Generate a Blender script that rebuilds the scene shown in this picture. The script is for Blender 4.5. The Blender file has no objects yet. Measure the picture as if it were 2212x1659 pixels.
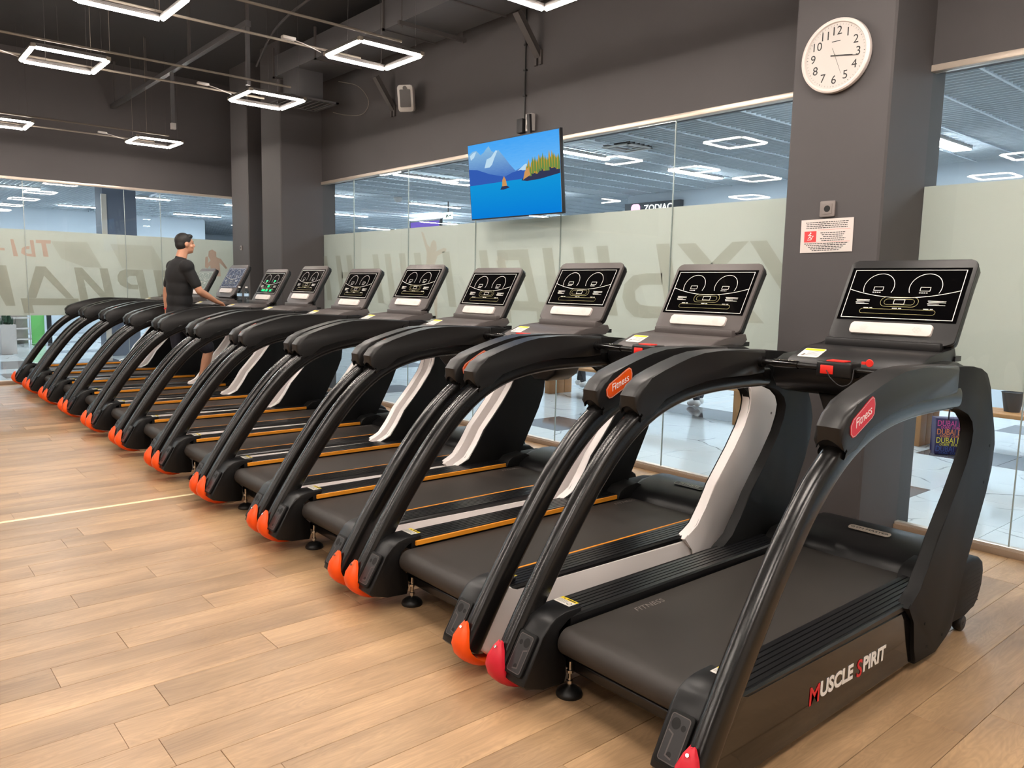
import bpy, bmesh, math, random
from math import sin, cos, pi, radians, atan2, sqrt
from mathutils import Vector, Matrix
random.seed(7)
SC = bpy.context.scene
COL = SC.collection
# ------------------------------------------------------------------ camera, world, exposure
cam_d = bpy.data.cameras.new('camera'); cam = bpy.data.objects.new('camera', cam_d); COL.objects.link(cam); SC.camera = cam
R_ = Vector((0.64819991, 0.76117037, 0.02136698)); U_ = Vector((-0.10616511, 0.06255114, 0.99237912)); F_ = Vector((-0.75403305, 0.64552849, -0.12135538))
cam.matrix_world = Matrix(((R_.x, U_.x, -F_.x, 0), (R_.y, U_.y, -F_.y, 0), (R_.z, U_.z, -F_.z, 1.6), (0, 0, 0, 1)))
cam_d.sensor_width = 36; cam_d.sensor_fit = 'HORIZONTAL'; cam_d.lens = 1688.2 / 2212 * 36; cam_d.clip_start = 0.05; cam_d.clip_end = 200
W = bpy.data.worlds.new('world'); SC.world = W; W.use_nodes = True
W.node_tree.nodes['Background'].inputs[0].default_value = (0.55, 0.68, 0.9, 1)
W.node_tree.nodes['Background'].inputs[1].default_value = 0.15
SC.view_settings.view_transform = 'Standard'; SC.view_settings.look = 'None'
SC.view_settings.gamma = 1; SC.view_settings.use_curve_mapping = False
SC.view_settings.exposure = 0.0
LAMP = 138.0; MALL = 122.0

# ------------------------------------------------------------------ materials
def srgb(r, g, b):
    f = lambda c: (c / 255 / 12.92) if c / 255 <= 0.04045 else ((c / 255 + 0.055) / 1.055) ** 2.4
    return (f(r), f(g), f(b), 1)
def N(nt, t, **kw):
    n = nt.nodes.new(t)
    for k, v in kw.items(): setattr(n, k, v)
    return n
def mat(name, col, rough=0.5, metal=0.0, spec=0.5, noise=0.0, scale=30, bump=0.0, bscale=300, coat=0.0, emit=None, estr=0.0, stretch=None):
    m = bpy.data.materials.new(name); m.use_nodes = True; nt = m.node_tree; b = nt.nodes['Principled BSDF']
    b.inputs['Base Color'].default_value = col; b.inputs['Roughness'].default_value = rough; b.inputs['Metallic'].default_value = metal
    b.inputs['Specular IOR Level'].default_value = spec; b.inputs['Coat Weight'].default_value = coat
    if emit: b.inputs['Emission Color'].default_value = emit; b.inputs['Emission Strength'].default_value = estr
    tc = None
    if noise or bump:
        tc = N(nt, 'ShaderNodeTexCoord'); mp = N(nt, 'ShaderNodeMapping'); nt.links.new(tc.outputs['Object'], mp.inputs[0])
        if stretch: mp.inputs['Scale'].default_value = stretch
    if noise:
        n = N(nt, 'ShaderNodeTexNoise'); n.inputs['Scale'].default_value = scale; n.inputs['Detail'].default_value = 4; nt.links.new(mp.outputs[0], n.inputs[0])
        r = N(nt, 'ShaderNodeMapRange'); r.inputs[3].default_value = 1 - noise; r.inputs[4].default_value = 1 + noise; nt.links.new(n.outputs[0], r.inputs[0])
        mx = N(nt, 'ShaderNodeVectorMath', operation='SCALE'); mx.inputs[0].default_value = col[:3]; nt.links.new(r.outputs[0], mx.inputs['Scale'])
        nt.links.new(mx.outputs[0], b.inputs['Base Color'])
    if bump:
        n2 = N(nt, 'ShaderNodeTexNoise'); n2.inputs['Scale'].default_value = bscale; nt.links.new(mp.outputs[0], n2.inputs[0])
        bp = N(nt, 'ShaderNodeBump'); bp.inputs['Strength'].default_value = bump; bp.inputs['Distance'].default_value = 0.002
        nt.links.new(n2.outputs[0], bp.inputs['Height']); nt.links.new(bp.outputs[0], b.inputs['Normal'])
    return m
def emat(name, col, s):
    m = bpy.data.materials.new(name); m.use_nodes = True; nt = m.node_tree; nt.nodes.clear()
    e = N(nt, 'ShaderNodeEmission'); e.inputs[0].default_value = col; e.inputs[1].default_value = s
    o = N(nt, 'ShaderNodeOutputMaterial'); nt.links.new(e.outputs[0], o.inputs[0]); return m
M = {}
M['wall'] = mat('wall_paint_charcoal', srgb(73, 70, 71), 0.75, noise=0.05, scale=3, bump=0.15, bscale=120)
M['ceil'] = mat('ceiling_paint_charcoal', srgb(60, 59, 61), 0.85, noise=0.1, scale=2, bump=0.3, bscale=60)
M['duct'] = mat('duct_painted_metal', srgb(76, 75, 77), 0.5, noise=0.06, scale=6)
M['steel'] = mat('painted_steel', srgb(70, 66, 65), 0.5)
M['steel2'] = mat('moulded_recess', srgb(34, 34, 36), 0.35)
M['conduit'] = mat('conduit_grey', srgb(120, 112, 102), 0.5)
M['alu'] = mat('aluminium_trim', srgb(205, 192, 178), 0.35, metal=0.4)
M['skirt'] = mat('skirting_tan', srgb(150, 130, 112), 0.5, noise=0.06, scale=8)
M['plastic'] = mat('black_plastic_satin', srgb(17, 17, 18), 0.36, spec=0.38, bump=0.04, bscale=900)
M['plastic_m'] = mat('black_plastic_matte', srgb(19, 19, 19), 0.55, spec=0.22, bump=0.06, bscale=1100)
M['pad'] = mat('soft_grip_pad', srgb(24, 23, 23), 0.38, spec=0.38, bump=0.06, bscale=1300)
M['tube'] = mat('satin_black_tube', srgb(15, 14, 14), 0.25, metal=0.0, spec=0.55)
M['gloss'] = mat('gloss_black_panel', srgb(10, 10, 10), 0.09, spec=0.6, coat=0.3)
M['rail'] = mat('foot_rail_black', srgb(15, 15, 17), 0.3, spec=0.6)
M['belt'] = mat('running_belt_rubber', srgb(54, 50, 47), 0.5, spec=0.35, noise=0.10, scale=9, bump=0.25, bscale=1500, stretch=(1, 0.25, 1))
M['greyp'] = mat('console_grey_plastic', srgb(80, 74, 73), 0.45, spec=0.4, bump=0.05, bscale=900)
M['darkp'] = mat('console_dark_plastic', srgb(27, 26, 27), 0.42, spec=0.4, bump=0.05, bscale=900)
M['screen'] = mat('black_glass_screen', srgb(4, 4, 5), 0.06, spec=0.5)
M['film_s'] = mat('grey_reflection_screen', srgb(112, 122, 118), 0.6, spec=0.15)  # grey reflection on the film-covered screen, put into the base colour
M['white_l'] = mat('printed_white_line', srgb(225, 222, 215), 0.5)
M['gold_l'] = mat('printed_gold_line', srgb(150, 142, 95), 0.5)
M['ivory'] = mat('warm_white_plastic', srgb(208, 199, 194), 0.45, spec=0.4, noise=0.02, scale=4)
M['sidew'] = mat('white_painted_cover', srgb(246, 240, 238), 0.42, spec=0.4, noise=0.03, scale=3)
M['orange'] = mat('orange_plastic', srgb(245, 84, 14), 0.4, spec=0.4)
M['orangeB'] = mat('orange_badge', srgb(232, 86, 18), 0.35)
M['ostrip'] = mat('amber_strip', srgb(236, 152, 40), 0.4)
M['redp'] = mat('crimson_plastic', srgb(205, 32, 52), 0.4, spec=0.4)
M['redb'] = mat('bright_red_button', srgb(228, 40, 28), 0.4)
M['chrome'] = mat('chrome', srgb(200, 196, 190), 0.15, metal=1.0)
M['rubber'] = mat('black_rubber', srgb(16, 16, 16), 0.45)
M['hole'] = mat('dark_recess', srgb(6, 6, 6), 0.7)
M['paperw'] = mat('white_label', srgb(225, 222, 214), 0.5)
M['yellow'] = mat('yellow_label', srgb(232, 205, 30), 0.5)
M['ink'] = mat('black_ink', srgb(25, 25, 28), 0.6)
M['redink'] = mat('red_ink', srgb(212, 60, 62), 0.6)
M['wtext'] = mat('white_vinyl', srgb(240, 238, 234), 0.4)
M['rtext'] = mat('red_vinyl', srgb(214, 30, 44), 0.4)
M['skin'] = mat('skin', srgb(186, 134, 106), 0.5, noise=0.06, scale=20)
M['hair'] = mat('short_black_hair', srgb(22, 18, 17), 0.6, bump=0.6, bscale=400)
M['shirt'] = mat('black_cotton', srgb(19, 19, 21), 0.85, bump=0.3, bscale=300)
M['shorts'] = mat('navy_shorts_cloth', srgb(26, 28, 40), 0.8)
M['shoe'] = mat('white_sneaker', srgb(215, 215, 215), 0.5)
M['jeans'] = mat('dark_denim', srgb(32, 34, 42), 0.8)
M['wood'] = mat('bench_wood', srgb(170, 122, 78), 0.5, noise=0.18, scale=14, stretch=(12, 12, 1.2))
M['woodh'] = mat('bench_seat_wood', srgb(182, 132, 84), 0.5, noise=0.15, scale=14, stretch=(1.2, 12, 12))
M['mallwall'] = mat('mall_wall_paint', srgb(196, 206, 216), 0.7)
M['mallslat'] = mat('mall_ceiling_slat', srgb(205, 214, 222), 0.5)
M['mallvoid'] = mat('mall_ceiling_void', srgb(150, 160, 170), 0.8)
M['mallcol'] = mat('mall_column', srgb(92, 98, 112), 0.6)
M['seam'] = mat('glass_edge', srgb(158, 168, 164), 0.2, spec=0.8)
M['film'] = mat('frosted_film', srgb(207, 209, 192), 0.35, spec=0.4, noise=0.02, scale=60)
M['fletter'] = mat('frosted_film_letter', srgb(186, 189, 172), 0.35, spec=0.4)
M['fletter2'] = mat('frosted_film_letter_left', srgb(176, 177, 160), 0.35, spec=0.4)
M['fghost'] = mat('frosted_film_ghost', srgb(197, 200, 184), 0.35, spec=0.4)
M['fred'] = mat('frosted_film_red', srgb(214, 176, 158), 0.35, spec=0.4)
M['fdance'] = mat('frosted_film_rose', srgb(203, 194, 180), 0.35, spec=0.4)
M['lamp'] = emat('led_tube_warm', (1.0, 0.895, 0.80, 1), LAMP)
M['mlamp'] = emat('led_panel_cool', (0.84, 0.93, 1.0, 1), MALL)
M['spk'] = mat('speaker_white', srgb(180, 176, 172), 0.5)
M['grille'] = mat('speaker_grille', srgb(88, 86, 86), 0.7, bump=0.5, bscale=500)
M['clockw'] = mat('clock_face', srgb(182, 177, 172), 0.5)
M['brass'] = mat('floor_strip_brass', srgb(240, 222, 178), 0.35, metal=0.3)
M['outlet'] = mat('outlet_grey', srgb(120, 112, 108), 0.5)
M['bottle'] = None

def filmmat(name, col):
    m = mat(name, col, 0.3, spec=0.4, noise=0.02, scale=60); nt = m.node_tree; b = nt.nodes['Principled BSDF']; out = [n for n in nt.nodes if n.type == 'OUTPUT_MATERIAL'][0]
    t = N(nt, 'ShaderNodeBsdfTranslucent'); t.inputs[0].default_value = (col[0], col[1] * 1.0, col[2] * .95, 1); mx = N(nt, 'ShaderNodeMixShader'); mx.inputs[0].default_value = 0.42
    nt.links.new(b.outputs[0], mx.inputs[1]); nt.links.new(t.outputs[0], mx.inputs[2]); nt.links.new(mx.outputs[0], out.inputs[0]); return m
for k_, c_ in (('film', (224, 224, 219)), ('fletter', (210, 209, 201)), ('fletter2', (200, 198, 188)), ('fghost', (216, 215, 208)), ('fred', (226, 196, 184)), ('fdance', (221, 212, 202))): M[k_] = filmmat(M[k_].name + '_sheet', srgb(*c_))
def glassmat(name, tint, gl=1.0):
    m = bpy.data.materials.new(name); m.use_nodes = True; nt = m.node_tree; nt.nodes.clear()
    t = N(nt, 'ShaderNodeBsdfTransparent'); t.inputs[0].default_value = tint
    g = N(nt, 'ShaderNodeBsdfGlossy'); g.inputs['Roughness'].default_value = 0.0; g.inputs[0].default_value = (1, 1, 1, 1)
    f = N(nt, 'ShaderNodeFresnel'); f.inputs[0].default_value = 1.5
    ge = N(nt, 'ShaderNodeNewGeometry'); s = N(nt, 'ShaderNodeMath', operation='SUBTRACT'); s.inputs[0].default_value = gl
    nt.links.new(ge.outputs['Backfacing'], s.inputs[1]); mu = N(nt, 'ShaderNodeMath', operation='MULTIPLY', use_clamp=True)
    nt.links.new(s.outputs[0], mu.inputs[0]); nt.links.new(f.outputs[0], mu.inputs[1])
    mx = N(nt, 'ShaderNodeMixShader'); nt.links.new(mu.outputs[0], mx.inputs[0]); nt.links.new(t.outputs[0], mx.inputs[1]); nt.links.new(g.outputs[0], mx.inputs[2])
    o = N(nt, 'ShaderNodeOutputMaterial'); nt.links.new(mx.outputs[0], o.inputs[0]); return m
M['glass'] = glassmat('clear_glass', (0.95, 0.975, 0.97, 1), 1.0)
M['bottle'] = glassmat('bottle_plastic', (0.85, 0.93, 0.97, 1))

def plank_mat():
    m = bpy.data.materials.new('oak_laminate'); m.use_nodes = True; nt = m.node_tree; b = nt.nodes['Principled BSDF']; L = nt.links.new
    tc = N(nt, 'ShaderNodeTexCoord'); oi = N(nt, 'ShaderNodeObjectInfo'); ge = N(nt, 'ShaderNodeNewGeometry')
    rs = N(nt, 'ShaderNodeMath', operation='ADD'); L(oi.outputs['Random'], rs.inputs[0]); L(ge.outputs['Random Per Island'], rs.inputs[1])
    fr = N(nt, 'ShaderNodeMath', operation='FRACT'); L(rs.outputs[0], fr.inputs[0])
    mul = N(nt, 'ShaderNodeMath', operation='MULTIPLY'); mul.inputs[1].default_value = 37.0; L(fr.outputs[0], mul.inputs[0])
    cx = N(nt, 'ShaderNodeCombineXYZ'); L(mul.outputs[0], cx.inputs[0]); L(mul.outputs[0], cx.inputs[1]); L(mul.outputs[0], cx.inputs[2])
    ad = N(nt, 'ShaderNodeVectorMath', operation='ADD'); L(tc.outputs['Object'], ad.inputs[0]); L(cx.outputs[0], ad.inputs[1])
    mp = N(nt, 'ShaderNodeMapping'); mp.inputs['Scale'].default_value = (6, 0.9, 1); L(ad.outputs[0], mp.inputs[0])
    n1 = N(nt, 'ShaderNodeTexNoise'); n1.inputs['Scale'].default_value = 1.6; n1.inputs['Detail'].default_value = 3; n1.inputs['Distortion'].default_value = 0.9; L(mp.outputs[0], n1.inputs[0])
    # contour rings (cathedral grain)
    mm = N(nt, 'ShaderNodeMath', operation='MULTIPLY'); mm.inputs[1].default_value = 15; L(n1.outputs[0], mm.inputs[0])
    sn = N(nt, 'ShaderNodeMath', operation='SINE'); mm2 = N(nt, 'ShaderNodeMath', operation='MULTIPLY'); mm2.inputs[1].default_value = 6.28; L(mm.outputs[0], mm2.inputs[0]); L(mm2.outputs[0], sn.inputs[0])
    mp2 = N(nt, 'ShaderNodeMapping'); mp2.inputs['Scale'].default_value = (90, 3.5, 1); L(ad.outputs[0], mp2.inputs[0])
    n2 = N(nt, 'ShaderNodeTexNoise'); n2.inputs['Scale'].default_value = 1.0; n2.inputs['Detail'].default_value = 5; L(mp2.outputs[0], n2.inputs[0])
    mp3 = N(nt, 'ShaderNodeMapping'); mp3.inputs['Scale'].default_value = (4, 1, 1); L(ad.outputs[0], mp3.inputs[0])
    n3 = N(nt, 'ShaderNodeTexNoise'); n3.inputs['Scale'].default_value = 1.3; n3.inputs['Detail'].default_value = 2; L(mp3.outputs[0], n3.inputs[0])
    def sc(src, a, c): r = N(nt, 'ShaderNodeMapRange'); r.inputs[1].default_value = a[0]; r.inputs[2].default_value = a[1]; r.inputs[3].default_value = c[0]; r.inputs[4].default_value = c[1]; L(src, r.inputs[0]); return r.outputs[0]
    def mulv(a, c): q = N(nt, 'ShaderNodeMath', operation='MULTIPLY'); L(a, q.inputs[0]); L(c, q.inputs[1]); return q.outputs[0]
    v = mulv(mulv(sc(sn.outputs[0], (-1, 1), (0.93, 1.04)), sc(n2.outputs[0], (0.3, 0.7), (0.9, 1.08))), mulv(sc(n3.outputs[0], (0.3, 0.7), (0.8, 1.14)), sc(fr.outputs[0], (0, 1), (0.84, 1.12))))
    cr = N(nt, 'ShaderNodeMix', data_type='RGBA'); cr.inputs[6].default_value = srgb(156, 123, 91); cr.inputs[7].default_value = srgb(182, 150, 113); L(n3.outputs[0], cr.inputs[0])
    vm = N(nt, 'ShaderNodeVectorMath', operation='SCALE'); L(cr.outputs[2], vm.inputs[0]); L(v, vm.inputs['Scale']); L(vm.outputs[0], b.inputs['Base Color'])
    b.inputs['Roughness'].default_value = 0.36; b.inputs['Specular IOR Level'].default_value = 0.4
    bp = N(nt, 'ShaderNodeBump'); bp.inputs['Strength'].default_value = 0.12; bp.inputs['Distance'].default_value = 0.002; L(n2.outputs[0], bp.inputs['Height']); L(bp.outputs[0], b.inputs['Normal'])
    return m
M['plank'] = plank_mat()
def marble(name, base, vein):
    m = bpy.data.materials.new(name); m.use_nodes = True; nt = m.node_tree; b = nt.nodes['Principled BSDF']; L = nt.links.new
    tc = N(nt, 'ShaderNodeNewGeometry')
    n0 = N(nt, 'ShaderNodeTexNoise'); n0.inputs['Scale'].default_value = 1.7; n0.inputs['Detail'].default_value = 4; L(tc.outputs['Position'], n0.inputs[0])
    ad = N(nt, 'ShaderNodeMix', data_type='VECTOR'); ad.inputs[0].default_value = 0.22; L(tc.outputs['Position'], ad.inputs[4]); L(n0.outputs['Color'], ad.inputs[5])
    v = N(nt, 'ShaderNodeTexVoronoi', feature='DISTANCE_TO_EDGE'); v.inputs['Scale'].default_value = 1.5; L(ad.outputs[1], v.inputs[0])
    r = N(nt, 'ShaderNodeMapRange'); r.inputs[1].default_value = 0.0; r.inputs[2].default_value = 0.014; r.inputs[3].default_value = 0.75; r.inputs[4].default_value = 0; L(v.outputs['Distance'], r.inputs[0])
    mk = N(nt, 'ShaderNodeMath', operation='MULTIPLY'); L(r.outputs[0], mk.inputs[0]); r2 = N(nt, 'ShaderNodeMapRange'); r2.inputs[1].default_value = 0.45; r2.inputs[2].default_value = 0.6
    n4 = N(nt, 'ShaderNodeTexNoise'); n4.inputs['Scale'].default_value = 2.2; L(tc.outputs['Position'], n4.inputs[0]); L(n4.outputs[0], r2.inputs[0]); L(r2.outputs[0], mk.inputs[1])
    cr = N(nt, 'ShaderNodeMix', data_type='RGBA'); cr.inputs[6].default_value = base; cr.inputs[7].default_value = vein; L(mk.outputs[0], cr.inputs[0])
    L(cr.outputs[2], b.inputs['Base Color']); b.inputs['Roughness'].default_value = 0.07; b.inputs['Specular IOR Level'].default_value = 0.5
    return m
M['tilew'] = marble('white_marble_tile', srgb(222, 227, 229), srgb(46, 44, 48))
M['tiled'] = marble('dark_marble_tile', srgb(104, 98, 100), srgb(60, 58, 60))
M['grout'] = mat('tile_grout', srgb(128, 130, 134), 0.6)

# ------------------------------------------------------------------ mesh helpers
def finish(name, bm, m, parent=None, smooth=35, loc=None):
    me = bpy.data.meshes.new(name)
    bmesh.ops.recalc_face_normals(bm, faces=bm.faces[:])
    for f in bm.faces: f.smooth = smooth > 0
    bm.to_mesh(me); bm.free()
    if smooth > 0: me.set_sharp_from_angle(angle=radians(smooth))
    ms = m if isinstance(m, (list, tuple)) else [m]
    for k in ms: me.materials.append(k)
    o = bpy.data.objects.new(name, me); COL.objects.link(o)
    if parent: o.parent = parent
    if loc: o.location = loc
    return o
def tag(o, label=None, cat=None, group=None, kind=None):
    if label: o['label'] = label
    if cat: o['category'] = cat
    if group: o['group'] = group
    if kind: o['kind'] = kind
    return o
def empty(name, loc, label, cat, group=None, rz=0, kind=None):
    o = bpy.data.objects.new(name, None); COL.objects.link(o); o.location = loc; o.rotation_euler.z = rz; o.empty_display_size = 0.1
    return tag(o, label, cat, group, kind)
def box(bm, lo, hi, bev=0.0, seg=2, mi=0, mtx=None):
    lo = Vector(lo); hi = Vector(hi)
    vs = [bm.verts.new((x, y, z)) for x in (lo.x, hi.x) for y in (lo.y, hi.y) for z in (lo.z, hi.z)]
    if mtx:
        for v in vs: v.co = mtx @ v.co
    fs = [(0, 1, 3, 2), (4, 6, 7, 5), (0, 4, 5, 1), (2, 3, 7, 6), (0, 2, 6, 4), (1, 5, 7, 3)]
    F = [bm.faces.new([vs[i] for i in q]) for q in fs]
    for f in F: f.material_index = mi
    if bev > 0:
        es = list({e for f in F for e in f.edges})
        r = bmesh.ops.bevel(bm, geom=es, offset=bev, segments=seg, profile=0.5, affect='EDGES')
        for f in r['faces']: f.material_index = mi
    return vs
def prism(bm, pts, a, b, axis='x', bev=0.0, seg=2, mi=0, mtx=None, both=True):
    """closed outline pts (p,q) swept along axis from a to b; axis x: (y,z) y: (x,z) z: (x,y)"""
    def P(p, q, t): return {'x': (t, p, q), 'y': (p, t, q), 'z': (p, q, t)}[axis]
    A = [bm.verts.new(P(p, q, a)) for p, q in pts]; B = [bm.verts.new(P(p, q, b)) for p, q in pts]
    if mtx:
        for v in A + B: v.co = mtx @ v.co
    n = len(pts); fa = bm.faces.new(A); fb = bm.faces.new(B[::-1]); fs = [fa, fb]
    for i in range(n): fs.append(bm.faces.new([A[i], B[i], B[(i + 1) % n], A[(i + 1) % n]]))
    for f in fs: f.material_index = mi
    if bev > 0:
        es = list(set(fb.edges) | (set(fa.edges) if both else set()))
        r = bmesh.ops.bevel(bm, geom=es, offset=bev, segments=seg, profile=0.5, affect='EDGES')
        for f in r['faces']: f.material_index = mi
def cyl(bm, p, q, r, n=16, r2=None, mi=0, caps=True):
    p = Vector(p); q = Vector(q); d = (q - p).normalized(); a = d.orthogonal().normalized(); b = d.cross(a); r2 = r if r2 is None else r2
    A = [bm.verts.new(p + (a * cos(2 * pi * i / n) + b * sin(2 * pi * i / n)) * r) for i in range(n)]
    B = [bm.verts.new(q + (a * cos(2 * pi * i / n) + b * sin(2 * pi * i / n)) * r2) for i in range(n)]
    fs = [bm.faces.new([A[i], A[(i + 1) % n], B[(i + 1) % n], B[i]]) for i in range(n)]
    if caps: fs += [bm.faces.new(A[::-1]), bm.faces.new(B)]
    for f in fs: f.material_index = mi
def lathe(bm, prof, c, n=24, axis='z', mi=0):
    rings = []
    for r, h in prof:
        ring = []
        for i in range(n):
            a = 2 * pi * i / n; x, y = r * cos(a), r * sin(a)
            co = {'z': (x, y, h), 'y': (x, h, y), 'x': (h, x, y)}[axis]
            ring.append(bm.verts.new(Vector(c) + Vector(co)))
        rings.append(ring)
    for A, B in zip(rings, rings[1:]):
        for i in range(n):
            f = bm.faces.new([A[i], A[(i + 1) % n], B[(i + 1) % n], B[i]]); f.material_index = mi
    for ring in (rings[0], rings[-1]):
        f = bm.faces.new(ring); f.material_index = mi
def smooth_path(pts, k=6):
    out = []
    P = [Vector(p) for p in pts]; P = [P[0] * 2 - P[1]] + P + [P[-1] * 2 - P[-2]]
    for i in range(1, len(P) - 2):
        for j in range(k):
            t = j / k; a, b, c, d = P[i - 1], P[i], P[i + 1], P[i + 2]
            out.append(0.5 * ((2 * b) + (c - a) * t + (2 * a - 5 * b + 4 * c - d) * t * t + (3 * b - a - 3 * c + d) * t ** 3))
    out.append(P[-2]); return out
def sweep(bm, path, section, up=Vector((1, 0, 0)), mi=0, caps=True):
    """section: list of (s,t), s along 'up' axis, t along the in-plane normal"""
    rings = []
    for i, p in enumerate(path):
        d = (path[min(i + 1, len(path) - 1)] - path[max(i - 1, 0)]).normalized()
        s = (up - d * up.dot(d)).normalized(); t = d.cross(s)
        rings.append([bm.verts.new(p + s * a + t * b) for a, b in section])
    n = len(section)
    for A, B in zip(rings, rings[1:]):
        for i in range(n):
            f = bm.faces.new([A[i], A[(i + 1) % n], B[(i + 1) % n], B[i]]); f.material_index = mi
    if caps:
        for f in (bm.faces.new(rings[0][::-1]), bm.faces.new(rings[-1])): f.material_index = mi
def circ(r, n=12, ry=None): return [(r * cos(2 * pi * i / n), (ry or r) * sin(2 * pi * i / n)) for i in range(n)]
def rrect(w, h, r, n=5):
    o = []
    for cx, cy, a0 in ((w / 2 - r, h / 2 - r, 0), (-w / 2 + r, h / 2 - r, 90), (-w / 2 + r, -h / 2 + r, 180), (w / 2 - r, -h / 2 + r, 270)):
        for i in range(n + 1):
            a = radians(a0 + 90 * i / n); o.append((cx + r * cos(a), cy + r * sin(a)))
    return o
def frame(o, x, y):
    """matrix whose local x,y axes run along x,y (world) at origin o"""
    x = Vector(x).normalized(); y = Vector(y); y = (y - x * y.dot(x)).normalized(); z = x.cross(y)
    return Matrix(((x.x, y.x, z.x, o[0]), (x.y, y.y, z.y, o[1]), (x.z, y.z, z.z, o[2]), (0, 0, 0, 1)))
def ribbon(bm, pts, w, z, mtx, closed=False, mi=0, th=0.0006):
    n = len(pts); P = [Vector((a, b, 0)) for a, b in pts]; L = []; Rr = []
    for i in range(n):
        a = P[(i - 1) % n] if (closed or i > 0) else P[i]; c = P[(i + 1) % n] if (closed or i < n - 1) else P[i]
        d1 = (P[i] - a); d2 = (c - P[i])
        d1 = d1.normalized() if d1.length > 1e-9 else d2.normalized(); d2 = d2.normalized() if d2.length > 1e-9 else d1
        n1 = Vector((-d1.y, d1.x, 0)); n2 = Vector((-d2.y, d2.x, 0)); m = (n1 + n2); m = m.normalized() if m.length > 1e-6 else n1
        k = w / 2 / max(0.4, m.dot(n1))
        L.append(bm.verts.new(mtx @ (P[i] + m * k + Vector((0, 0, z))))); Rr.append(bm.verts.new(mtx @ (P[i] - m * k + Vector((0, 0, z)))))
    for i in range(n if closed else n - 1):
        j = (i + 1) % n; f = bm.faces.new([L[i], L[j], Rr[j], Rr[i]]); f.material_index = mi
def flat(bm, pts, z, mtx, mi=0, th=0.0):
    if th:
        prism(bm, pts, z, z + th, 'z', mtx=mtx, mi=mi); return
    f = bm.faces.new([bm.verts.new(mtx @ Vector((a, b, z))) for a, b in pts]); f.material_index = mi
def textmesh(name, s, size, m, mtx, parent=None, ext=0.0006, shear=0.0, sx=1.0, align='CENTER', off=0.0):
    cu = bpy.data.curves.new(name, 'FONT'); cu.body = s; cu.size = size; cu.extrude = ext; cu.shear = shear; cu.align_x = align; cu.align_y = 'CENTER'; cu.offset = off; cu.resolution_u = 3
    o = bpy.data.objects.new(name, cu); COL.objects.link(o)
    me = bpy.data.meshes.new_from_object(o.evaluated_get(bpy.context.evaluated_depsgraph_get()))
    bpy.data.objects.remove(o); bpy.data.curves.remove(cu)
    me.transform(mtx @ Matrix.Diagonal((sx, 1, 1, 1)))
    me.materials.clear(); me.materials.append(m); me.name = name
    o = bpy.data.objects.new(name, me); COL.objects.link(o)
    if parent: o.parent = parent
    return o
def copy_tree(o, parent=None):
    c = o.copy(); COL.objects.link(c)
    if parent: c.parent = parent
    for ch in list(o.children): copy_tree(ch, c)
    return c
def simple_box(name, lo, hi, m, parent=None, bev=0.0, kind=None):
    bm = bmesh.new(); box(bm, lo, hi, bev); o = finish(name, bm, m, parent)
    if kind: o['kind'] = kind
    return o

# ------------------------------------------------------------------ room shell
YW = 5.464; XL = -13.836; XR = 3.2; YB = -6.0; ZC = 4.95
GT = 3.044; TT = 3.084; FT = 2.323; FB = 1.035
simple_box('ceiling', (XL - .3, YB - .2, ZC), (XR + .2, YW + .3, ZC + .2), M['ceil'], kind='structure')
M['wall2'] = mat('wall_bounce_pale', srgb(196, 190, 184), 0.8, noise=0.03, scale=3)  # pale tone chosen so the unseen walls bounce extra light onto the treadmills
simple_box('wall_right', (XR, YB, 0), (XR + .2, YW + .3, ZC), M['wall2'], kind='structure')
simple_box('wall_back', (XL - .3, YB - .2, 0), (XR, YB, ZC), M['wall2'], kind='structure')
simple_box('wall_front', (XL - .3, YW - .01, TT), (XR, YW + .25, ZC), M['wall'], kind='structure')
simple_box('wall_left', (XL - .25, YB, TT), (XL + .01, YW - .01, ZC), M['wall'], kind='structure')
# pillars
def pillar(name, x0, x1, y0, y1, ch=0.012):
    bm = bmesh.new(); prism(bm, [(x0, y0 + ch), (x0 + ch, y0), (x1 - ch, y0), (x1, y0 + ch), (x1, y1), (x0, y1)], 0, ZC, 'z')
    o = finish(name, bm, M['wall']); o['kind'] = 'structure'; return o
pillar('wall_pillar', -2.92, -2.262, 4.9, YW + .2)
pillar('wall_pillar', -11.41, -10.745, 4.82, YW + .2)
pillar('wall_pillar', -12.80, -12.13, 4.9, YW + .2)

# floor of planks
fl = simple_box('floor', (XL - .1, YB, -.06), (XR, YW + .02, -.0085), M['grout'], kind='structure')
PW = 0.2; PL = 1.34
known = {-3.75: .86, -3.15: .85, -2.75: .75, -3.95: 1.31, -3.35: 1.37, -4.35: .79, -4.15: 1.72, -4.95: .70, -5.15: 1.13, -4.75: 1.64, -4.55: 1.21, -1.15: 3.05, -1.35: 3.56}
known = {round(k * 20): v for k, v in known.items()}
def plank_mesh(w, l):
    bm = bmesh.new(); box(bm, (0.0009, 0.0009, -.0085), (w - .0009, l - .0009, 0), 0.0011, 1)
    me = bpy.data.meshes.new('plank'); bmesh.ops.recalc_face_normals(bm, faces=bm.faces[:]); bm.to_mesh(me); bm.free(); me.materials.append(M['plank']); return me
pm = plank_mesh(PW, PL); PLK = []
x = -13.95
for r in range(int((XR + 13.95) / PW) + 1):
    x0 = -13.95 + r * PW; k = round(x0 * 20); j = known.get(k, random.uniform(0, PL)); y = j
    while y > YB: y -= PL
    while y < YW:
        a = max(y, YB); b = min(y + PL, YW)
        if b - a > 0.05: PLK.append((x0, a, b))
        y += PL
def depth(p):
    d = Vector(p) - Vector((0, 0, 1.6)); z = d.dot(F_)
    if z < 0.6: return 1e3
    u = d.dot(R_) / z; v = d.dot(U_) / z
    return z if (abs(u) < 0.75 and abs(v) < 0.62) else 500 + z
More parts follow.
